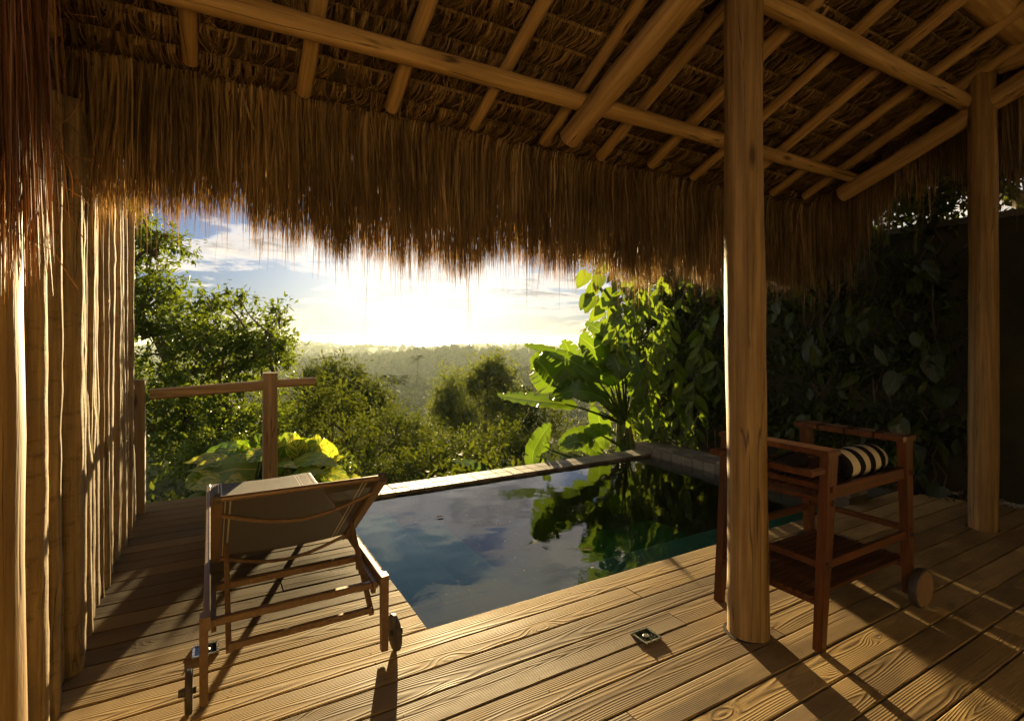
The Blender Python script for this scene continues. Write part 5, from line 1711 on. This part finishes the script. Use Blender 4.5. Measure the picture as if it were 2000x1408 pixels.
def creeper(name, label, cat, region, nl, meshes, size, seed, wall_u=5.98, inst=True):
    rg = random.Random(seed)
    (v0, v1, z0, z1) = region
    e = empty(name, (wall_u, (v0 + v1) / 2, 0), label, cat)
    st = MB()
    nodes = []
    for k in range(9):
        vv = rg.uniform(v0, v1); zz_ = -0.1
        pts = [Vector((wall_u - 0.02, vv, zz_))]
        while pts[-1].z < z1:
            q = pts[-1] + Vector((rg.uniform(-0.06, 0.05), rg.uniform(-0.18, 0.18), rg.uniform(0.15, 0.3)))
            q.x = min(wall_u - 0.01, max(wall_u - 0.35, q.x)); q.y = min(v1, max(v0, q.y))
            pts.append(q)
        nodes += [p for p in pts if p.z > z0]
        st.tube([p - Vector(e.location) for p in pts], 0.008, 5, cap=False)
    for k in range(nl):
        b = rg.choice(nodes) + Vector((-rg.uniform(0.10, 0.55), rg.gauss(0, 0.12), rg.gauss(0, 0.14)))
        d = Vector((-rg.uniform(0.0, 0.9), rg.uniform(-0.8, 0.5), -rg.uniform(0.3, 1.2)))
        nn = Vector((-1.0 + rg.uniform(-.2, .9), -0.5 + rg.uniform(-1, 1), rg.uniform(-.5, 1.2)))
        place_leaf(rg.choice(meshes), e, b, d, nn, size * rg.uniform(0.6, 1.3))
    part("stem", st, M['bark'], e, True)
    return e
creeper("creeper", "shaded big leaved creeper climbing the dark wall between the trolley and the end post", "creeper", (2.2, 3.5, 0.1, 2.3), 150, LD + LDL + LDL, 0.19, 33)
# dense dark background growth on and behind the wall (countless small leaves)
mb = MB(); rg = np.random.default_rng(55)
blobs = [(Vector((5.9, vv, zz_)), (0.35, 0.45, 0.4)) for vv in (2.4, 3.2, 4.0, 4.8, 5.4) for zz_ in (0.4, 1.1, 1.8, 2.6, 3.3)]
blobs += [(Vector((6.2, vv, zz_)), (0.5, 0.6, 0.5)) for vv in (2.0, 2.8, 3.6, 4.4) for zz_ in (2.9, 3.6, 4.3)]
blobs += [(Vector((6.7, vv, zz_)), (0.5, 0.6, 0.5)) for vv in (1.0, 2.0, 3.0, 4.0) for zz_ in (2.9, 3.5, 4.1)]
blobs += [(Vector((uu, 5.9, zz_)), (0.5, 0.4, 0.45)) for uu in (5.9, 6.5) for zz_ in (0.2, 0.9, 1.6, 2.3, 3.0)]
crown_leaves(mb, blobs, 4200, 13, 0.10, 0.17, rg, fine=False, shell=0.2)
tag(mb.build("wall_foliage", M['vine']), "mass of small dark leaves covering the garden wall behind the trolley", "foliage", kind='stuff')

# --- golden  pothos behind the lounger: every leaf a part
pot = empty("pothos_plant", (0.3, 5.75, -0.3), "golden green giant pothos with sunlit variegated leaves behind the lounger", "pothos plant")
PO = Vector(pot.location)
def zz4(x, y, Y): return A(200 + x / 2.816, 480 + y / 2.816, Y)
PL = [  # base -> tip in the enlarged crop, width m, depth, facing
    ((700, 1190), (440, 1195), 0.20, 5.6, (0, -0.5, 0.8)), ((760, 1120), (500, 1180), 0.26, 5.8, (0.1, -0.4, 0.9)), ((860, 1190), (740, 1070), 0.30, 5.9, (-0.2, -1, 0.2)),
    ((880, 1230), (540, 1290), 0.34, 5.6, (0, -0.9, 0.4)), ((860, 1230), (450, 1245), 0.22, 5.7, (0, -0.5, 0.8)), ((900, 1150), (720, 1190), 0.22, 5.5, (0.2, -0.5, 0.9)),
    ((880, 1140), (960, 1190), 0.22, 5.4, (0.2, -0.6, 0.6)), ((900, 1290), (800, 1170), 0.30, 5.7, (0.0, -1, 0.2)), ((960, 1250), (1000, 1100), 0.24, 5.8, (0.2, -1, 0.1)),
    ((1050, 1210), (1180, 1075), 0.40, 5.9, (0.2, -1, 0.3)), ((1040, 1190), (1320, 1215), 0.26, 5.6, (0.1, -0.4, 0.9)), ((1060, 1150), (1290, 1190), 0.30, 5.9, (0, -0.4, 0.9)),
    ((980, 1110), (1060, 1030), 0.16, 5.9, (-0.3, -0.8, 0.3)), ((960, 1200), (1080, 1225), 0.16, 5.4, (0.2, -0.3, 0.9)), ((1020, 1280), (1240, 1250), 0.22, 5.5, (0, -0.5, 0.8)),
    ((1200, 1250), (1380, 1300), 0.24, 5.5, (0, -0.4, 0.9)), ((1180, 1300), (1300, 1350), 0.22, 5.5, (0, -0.5, 0.8)), ((700, 1290), (480, 1340), 0.24, 5.5, (0, -0.7, 0.6)),
    ((660, 1350), (460, 1390), 0.20, 5.5, (0, -0.4, 0.9)), ((800, 1290), (650, 1340), 0.22, 5.5, (0, -0.7, 0.6)), ((940, 1290), (990, 1180), 0.20, 5.6, (0.3, -1, 0)),
    ((760, 1100), (640, 1110), 0.20, 6.0, (0, -0.4, 0.9)), ((1100, 1280), (1180, 1180), 0.24, 5.8, (0, -1, 0.3)), ((850, 1080), (880, 1040), 0.12, 6.0, (0, -1, 0.3)),
    ((1240, 1210), (1330, 1160), 0.16, 5.8, (0, -0.6, 0.8)), ((1330, 1300), (1420, 1270), 0.14, 5.5, (0, -0.5, 0.8)), ((600, 1240), (500, 1240), 0.22, 6.0, (0, -0.9, 0.4)),
    ((560, 1290), (450, 1330), 0.24, 5.8, (0, -0.9, 0.3)), ((640, 1200), (560, 1270), 0.26, 5.9, (0, -1, 0.2)), ((760, 1220), (700, 1320), 0.28, 5.9, (0, -1, 0.2)),
    ((920, 1120), (930, 1230), 0.26, 6.0, (0, -1, 0.3)), ((1080, 1200), (1120, 1320), 0.28, 6.0, (0, -1, 0.2)), ((1160, 1160), (1240, 1240), 0.26, 6.0, (0, -1, 0.3)),
    ((820, 1100), (760, 1200), 0.26, 6.0, (-0.2, -1, 0.3)), ((700, 1130), (640, 1230), 0.26, 6.1, (-0.2, -1, 0.3)), ((1000, 1120), (1060, 1180), 0.24, 6.1, (0, -1, 0.3)),
    ((980, 1300), (860, 1260), 0.22, 5.9, (0, -1, 0.3)), ((1130, 1330), (1230, 1310), 0.2, 5.6, (0, -0.6, 0.7)),
]
random.seed(19)
for k in range(22):
    bx_ = random.uniform(600, 1330)
    PL.append(((bx_, random.uniform(1290, 1380)), (bx_ + random.uniform(-90, 90), random.uniform(1065, 1180) + abs(bx_ - 960) * 0.10), random.uniform(0.22, 0.32), random.uniform(5.7, 6.1), (random.uniform(-.3, .3), -1, random.uniform(0.0, 0.5))))
for k in range(8):
    bx_ = 960 + k * 42
    PL.append(((bx_, random.uniform(1180, 1240)), (bx_ + random.uniform(-40, 40), random.uniform(1015, 1060)), random.uniform(0.22, 0.30), random.uniform(5.8, 6.2), (random.uniform(-.4, .4), -1, random.uniform(0.0, 0.4))))
for i, (a, b, w, Yd, fc) in enumerate(PL):
    pa, pb = zz4(*a, Yd), zz4(*b, Yd - 0.12)
    L = (pb - pa).length
    mid = (pa + pb) / 2 + Vector((0, 0, 0.10 * L)) + CAMV * 0.03
    fcw = Vector((fc[0] * C30 + fc[1] * S30, -fc[0] * S30 + fc[1] * C30, fc[2]))
    lf = big_leaf("leaf", [pa, mid, pb], w * 1.0, fcw, M['pothos'], pot, PO, 'heart', fold=0.22, tear=0.0, seed=i * 3 + 1, n=12)
    stk = MB(); foot = Vector((0.25 + (pa.x - 0.3) * 0.6, 5.75 + (pa.y - 5.7) * 0.5, -0.35))
    stk.tube([p - PO for p in smoothpath([foot, (foot + pa) / 2 + Vector((0, 0, 0.08)), pa], 6)], [0.011] * 4 + [0.008] * 3, 6)
    part("stalk", stk, M['leafM'], lf, True)

# low plants peeping over the far coping
random.seed(31)
for (px, py, w, lab) in ((1000, 905, 60, "small bright seedling clump peeping over the middle of the far pool edge"), (1190, 885, 40, "small bright seedling with pointed leaves by the right part of the far pool edge")):
    Yd = 6.9
    e = empty("seedling", A(px, py + 60, Yd), lab, "seedling")
    for k in range(12):
        b = A(px + random.uniform(-w, w), py + random.uniform(8, 26), Yd)
        place_leaf(random.choice(LL), e, b, Vector((random.uniform(-1, 1), random.uniform(-.5, .5), random.uniform(0.1, 0.7))), Vector((0, -.3, 1)), random.uniform(0.10, 0.2))
pl = big_leaf  # one big fallen banana leaf lying behind the coping
e = empty("banana_sucker", A(950, 960, 6.6), "single young banana leaf lying low behind the far pool edge", "banana sucker")
lf = big_leaf("leaf", [A(952, 935, 6.6), A(925, 908, 6.7), A(882, 898, 6.9)], 0.17, Vector((0, -0.6, 0.8)), M['banana'], e, Vector(e.location), 'banana', seed=5, tear=0.0)

# stakes of a light fence right of the pool's far corner
stk = empty("stake_fence", (5.0, 5.4, 0), "thin upright bamboo stakes behind the raised pool wall", "fence")
for (px, t_) in ((1330, 845), (1345, 838), (1362, 830), (1300, 850), (1383, 832), (1398, 838)):
    mb = MB(); b = A(px, 905, 6.9); t2 = A(px - 2, t_, 6.9)
    mb.tube([b - Vector(stk.location), t2 - Vector(stk.location)], 0.008, 6); part("stake", mb, M['pale'], stk)
mb = MB(); q0 = A(1272, 900, 6.8); q1 = A(1271, 838, 6.8)
mb.beam(tuple(q0 - Vector(stk.location)), tuple(q1 - Vector(stk.location)), 0.035, 0.02, up=(0, 1, 0)); part("stake", mb, M['teakz'], stk)

# --- undergrowth: leaves nobody could count, filling the slope
mb = MB(); rg = np.random.default_rng(66)
n = 26000
Yd = 6.6 + 34 * rg.random(n) ** 1.7
Xs = (rg.uniform(-0.95, 1.0, n)) * Yd
U = C30 * Xs + S30 * Yd; Vv = -S30 * Xs + C30 * Yd
okm = ~((Vv < 5.75) & (U > -1.2) & (U < 6.3))
U, Vv, Yd = U[okm], Vv[okm], Yd[okm]
Z = np.array([ground_z(a, b) for a, b in zip(U, Vv)])
lump = np.array([max(0, mnoise.noise(Vector((a * 0.45, b * 0.45, 3.0))) + 0.35) for a, b in zip(U, Vv)])
hgt = (0.25 + 1.3 * lump) * np.clip(Yd / 9, 0.6, 1.6)
P = np.stack([U, Vv, Z + hgt * rg.random(len(U)) ** 0.5], axis=1)
D = unit(rg, len(U)) + np.array([0, 0, 0.2])
Nn = unit(rg, len(U)) * 0.6 + np.array([0, -0.3, 1.0])
L = rg.uniform(0.08, 0.2, len(U)) * np.clip(Yd / 9, 0.9, 2.4)
addleaves(mb, P, D, Nn, L, L * 0.45, fine=False)
tag(mb.build("undergrowth", M['leafM']), "tangled green undergrowth covering the slope below the pool", "undergrowth", kind='stuff')

# --- far forest: crowns nobody could count
mb = MB(); rg = np.random.default_rng(88)
N = 9500
Yd = 42 * np.exp(rg.random(N) * math.log(2380 / 42.0))
Xs = rg.uniform(-0.72, 0.52, N) * Yd
U = C30 * Xs + S30 * Yd; Vv = -S30 * Xs + C30 * Yd
Z = np.array([ground_z(a, b) for a, b in zip(U, Vv)])
order = np.argsort(Yd)
for band, (lo, hi, nl) in enumerate(((42, 160, 170), (160, 600, 26), (600, 2400, 4))):
    sel = (Yd >= lo) & (Yd < hi)
    u, v, z, yd = U[sel], Vv[sel], Z[sel], Yd[sel]
    m = len(u)
    Rr = rg.uniform(2.2, 4.2, m) * np.clip(yd / 260, 0.85, 1.9)
    Hh = rg.uniform(0.5, 1.0, m) * Rr * 1.5
    if nl < 100:
        # lumpy domes, each crown its own shape
        K1, K2 = 9, 4
        ang = np.arange(K1) * 2 * math.pi / K1
        VV = []
        for q in range(K2):
            el = q / (K2 - 1) * math.pi / 2 * 0.94
            rj = 1 + rg.normal(0, 0.16, (m, K1))
            ring = np.stack([u[:, None] + np.cos(ang)[None, :] * math.cos(el) * Rr[:, None] * rj, v[:, None] + np.sin(ang)[None, :] * math.cos(el) * Rr[:, None] * rj,
                             (z - 1.0)[:, None] + (Hh * 0.6 + Rr * 0.75)[:, None] * math.sin(el) * (1 + rg.normal(0, 0.10, (m, K1))) ], axis=2)
            VV.append(ring)
        VV = np.stack(VV, axis=1)      # m, K2, K1, 3
        b_ = (np.arange(m) * K1 * K2)[:, None, None]
        qq = np.arange(K2 - 1)[None, :, None] * K1; kk_ = np.arange(K1)[None, None, :]; k2_ = (kk_ + 1) % K1
        ff = np.stack([b_ + qq + kk_, b_ + qq + k2_, b_ + qq + K1 + k2_, b_ + qq + K1 + kk_], axis=-1).reshape(-1, 4)
        mb.add(VV.reshape(-1, 3), ff)
    d = unit(rg, m * nl).reshape(m, nl, 3); d[:, :, 2] = np.abs(d[:, :, 2]) * 1.0 - 0.15
    rr = (0.72 + 0.28 * rg.random((m, nl, 1)))
    P = np.stack([u, v, z + Hh * 0.6], axis=1)[:, None, :] + d * rr * np.stack([Rr, Rr, Rr * 0.8], axis=1)[:, None, :]
    P = P.reshape(-1, 3)
    Nn = unit(rg, m * nl) * 0.45 + d.reshape(-1, 3)
    D = np.cross(Nn, unit(rg, m * nl))
    L = np.repeat(Rr, nl) * (0.5 if nl == 4 else (0.36 if nl == 26 else 0.28)) * rg.uniform(0.6, 1.4, m * nl)
    # quads only
    D /= np.linalg.norm(D, axis=1, keepdims=True); S_ = np.cross(D, Nn); S_ /= np.linalg.norm(S_, axis=1, keepdims=True) + 1e-9
    V = np.stack([P, P + (D * 0.5 + S_ * 0.38) * L[:, None], P + D * L[:, None], P + (D * 0.5 - S_ * 0.38) * L[:, None]], axis=1).reshape(-1, 3)
    f = (np.arange(m * nl) * 4)[:, None] + np.array([[0, 1, 2, 3]])
    mb.add(V, f)
tag(mb.build("forest", M['forest']), "hazy tropical forest filling the valley down to the sea", "forest", kind='stuff')

# --- palms one can tell apart on the skyline and in the valley
def palm(px, ytop, Yd, H, label, seed):
    top = A(px, ytop, Yd)
    rg_ = random.Random(seed)
    e = empty("palm_tree", top - Vector((0, 0, H)), label, "palm", "coconut palms rising out of the forest")
    tb = MB()
    tb.tube(smoothpath([(0, 0, -1), (0.2 * H * 0.1, 0, H * 0.5), (0, 0, H - H * 0.09)], 6), [0.022 * H, 0.018 * H, 0.015 * H, 0.014 * H, 0.013 * H, 0.012 * H, 0.012 * H], 6)
    part("trunk", tb, M['bark'], e)
    cb = MB()
    Rf = max(0.26 * H, 2.6)
    for k in range(13):
        a = k * 2.4; el = rg_.uniform(-0.1, 1.0)
        d = Vector((math.cos(a) * math.cos(el), math.sin(a) * math.cos(el), math.sin(el)))
        pth = smoothpath([Vector((0, 0, H * 0.91)), Vector((0, 0, H * 0.91)) + d * Rf * 0.55 + Vector((0, 0, 0.03 * H)), Vector((0, 0, H * 0.91)) + d * Rf + Vector((0, 0, -0.12 * H))], 8)
        for i in range(1, 9):
            T_ = (pth[i] - pth[i - 1]).normalized(); S_ = T_.cross(Vector((0, 0, 1))).normalized()
            for sg in (-1, 1):
                ll = Rf * 0.30 * math.sin(math.pi * (0.15 + 0.8 * i / 9))
                b = pth[i]; q = b + S_ * sg * ll + T_ * ll * 0.5 + Vector((0, 0, -ll * 0.5))
                wv = T_ * Rf * 0.045
                cb.add([tuple(b - wv), tuple(b + wv), tuple(q)], [(0, 1, 2)])
    part("crown", cb, M['forest'], e)
palm(966, 675, 420, 13, "palm standing highest on the skyline right of the sun glare", 1)
palm(1072, 676, 460, 13, "palm on the skyline just left of the banana leaves", 2)
palm(796, 678, 700, 13, "small distant palm on the skyline under the sun glare", 3)
palm(1118, 684, 400, 11, "palm on the skyline hidden half by the banana leaves", 4)
palm(815, 700, 150, 6, "palm with spread fronds in the middle of the valley below the sun", 5)
palm(770, 745, 75, 4.5, "palm with wide fronds in the near valley left of the sun glare", 6)
palm(1010, 690, 380, 11, "palm just behind the top of the highest middle tree", 7)

# --- right hand ground litter: pebbles and small plants
mb = MB(); random.seed(44)
for k in range(420):
    u = random.uniform(5.62, 5.97); v = random.uniform(0.4, 2.3); r = random.uniform(0.012, 0.03)
    if u < 5.92 and v < 2.0 and random.random() < 0.8: u = random.uniform(5.9, 5.99)
    if u < 5.75: continue
    c = Vector((u, v, -0.045 + random.uniform(0, 0.03)))
    V = []
    for (a, b, cc) in ((1, 0, 0), (0, 1, 0), (-1, 0, 0), (0, -1, 0), (0, 0, 1), (0, 0, -1), (.7, .7, .4), (-.7, .7, .4), (-.7, -.7, .4), (.7, -.7, .4)):
        V.append((c.x + a * r * random.uniform(.8, 1.2), c.y + b * r * random.uniform(.8, 1.2), c.z + cc * r * 0.7))
    mb.add(V, [(6, 1, 7, 4), (7, 2, 8, 4), (8, 3, 9, 4), (9, 0, 6, 4), (0, 1, 6), (1, 2, 7), (2, 3, 8), (3, 0, 9), (0, 5, 1), (1, 5, 2), (2, 5, 3), (3, 5, 0)])
tag(mb.build("pebbles", mat_simple("pebble_stone", (0.38, 0.34, 0.27), 0.7, 0, 12, 0.5)), "pale pebbles along the foot of the garden wall behind the end post", "pebbles", kind='stuff')
mb = MB(); rg = np.random.default_rng(5)
m = 500
P = np.stack([rg.uniform(5.35, 6.0, m), rg.uniform(1.9, 3.4, m), rg.uniform(-0.05, 0.0, m)], axis=1)
addleaves(mb, P, unit(rg, m) * np.array([1, 1, 0.25]) + np.array([0, 0, .1]), unit(rg, m) * 0.3 + np.array([0, 0, 1.0]), rg.uniform(0.03, 0.09, m), rg.uniform(0.012, 0.035, m), fine=False)
tag(mb.build("leaf_litter", mat_simple("dry_leaf", (0.13, 0.085, 0.045), 0.8, 0, 12, 0.6)), "brown fallen leaves on the soil beyond the right end of the deck", "leaf litter", kind='stuff')
e = empty("ground_plant", (5.72, 2.05, -0.05), "little leafy weed growing on the soil left of the end post's foot", "weed")
for k in range(11):
    a = k * 2.4
    place_leaf(random.choice(LDL), e, Vector((5.72, 2.05, -0.03)), Vector((math.cos(a), math.sin(a), random.uniform(0.3, 1.0))), Vector((0, 0, 1)), random.uniform(0.08, 0.16))

# ------------------------------------------------------------------ haze
def build_haze(density=0.00020):
    hb = MB(); hb.box((-12700, -12700, -91.5), (12700, 12700, 14.0))
    m, T = new_mat("humid_air")
    pv = T.n('ShaderNodeVolumePrincipled', ins={'Color': (0.62, 0.74, 0.70, 1), 'Density': density, 'Anisotropy': 0.35})
    T.n('ShaderNodeOutputMaterial', ins={'Volume': pv.outputs[0]})
    o = hb.build("haze", m)
    tag(o, "thin warm haze of sea air over the whole valley", "haze", kind='stuff')
build_haze()
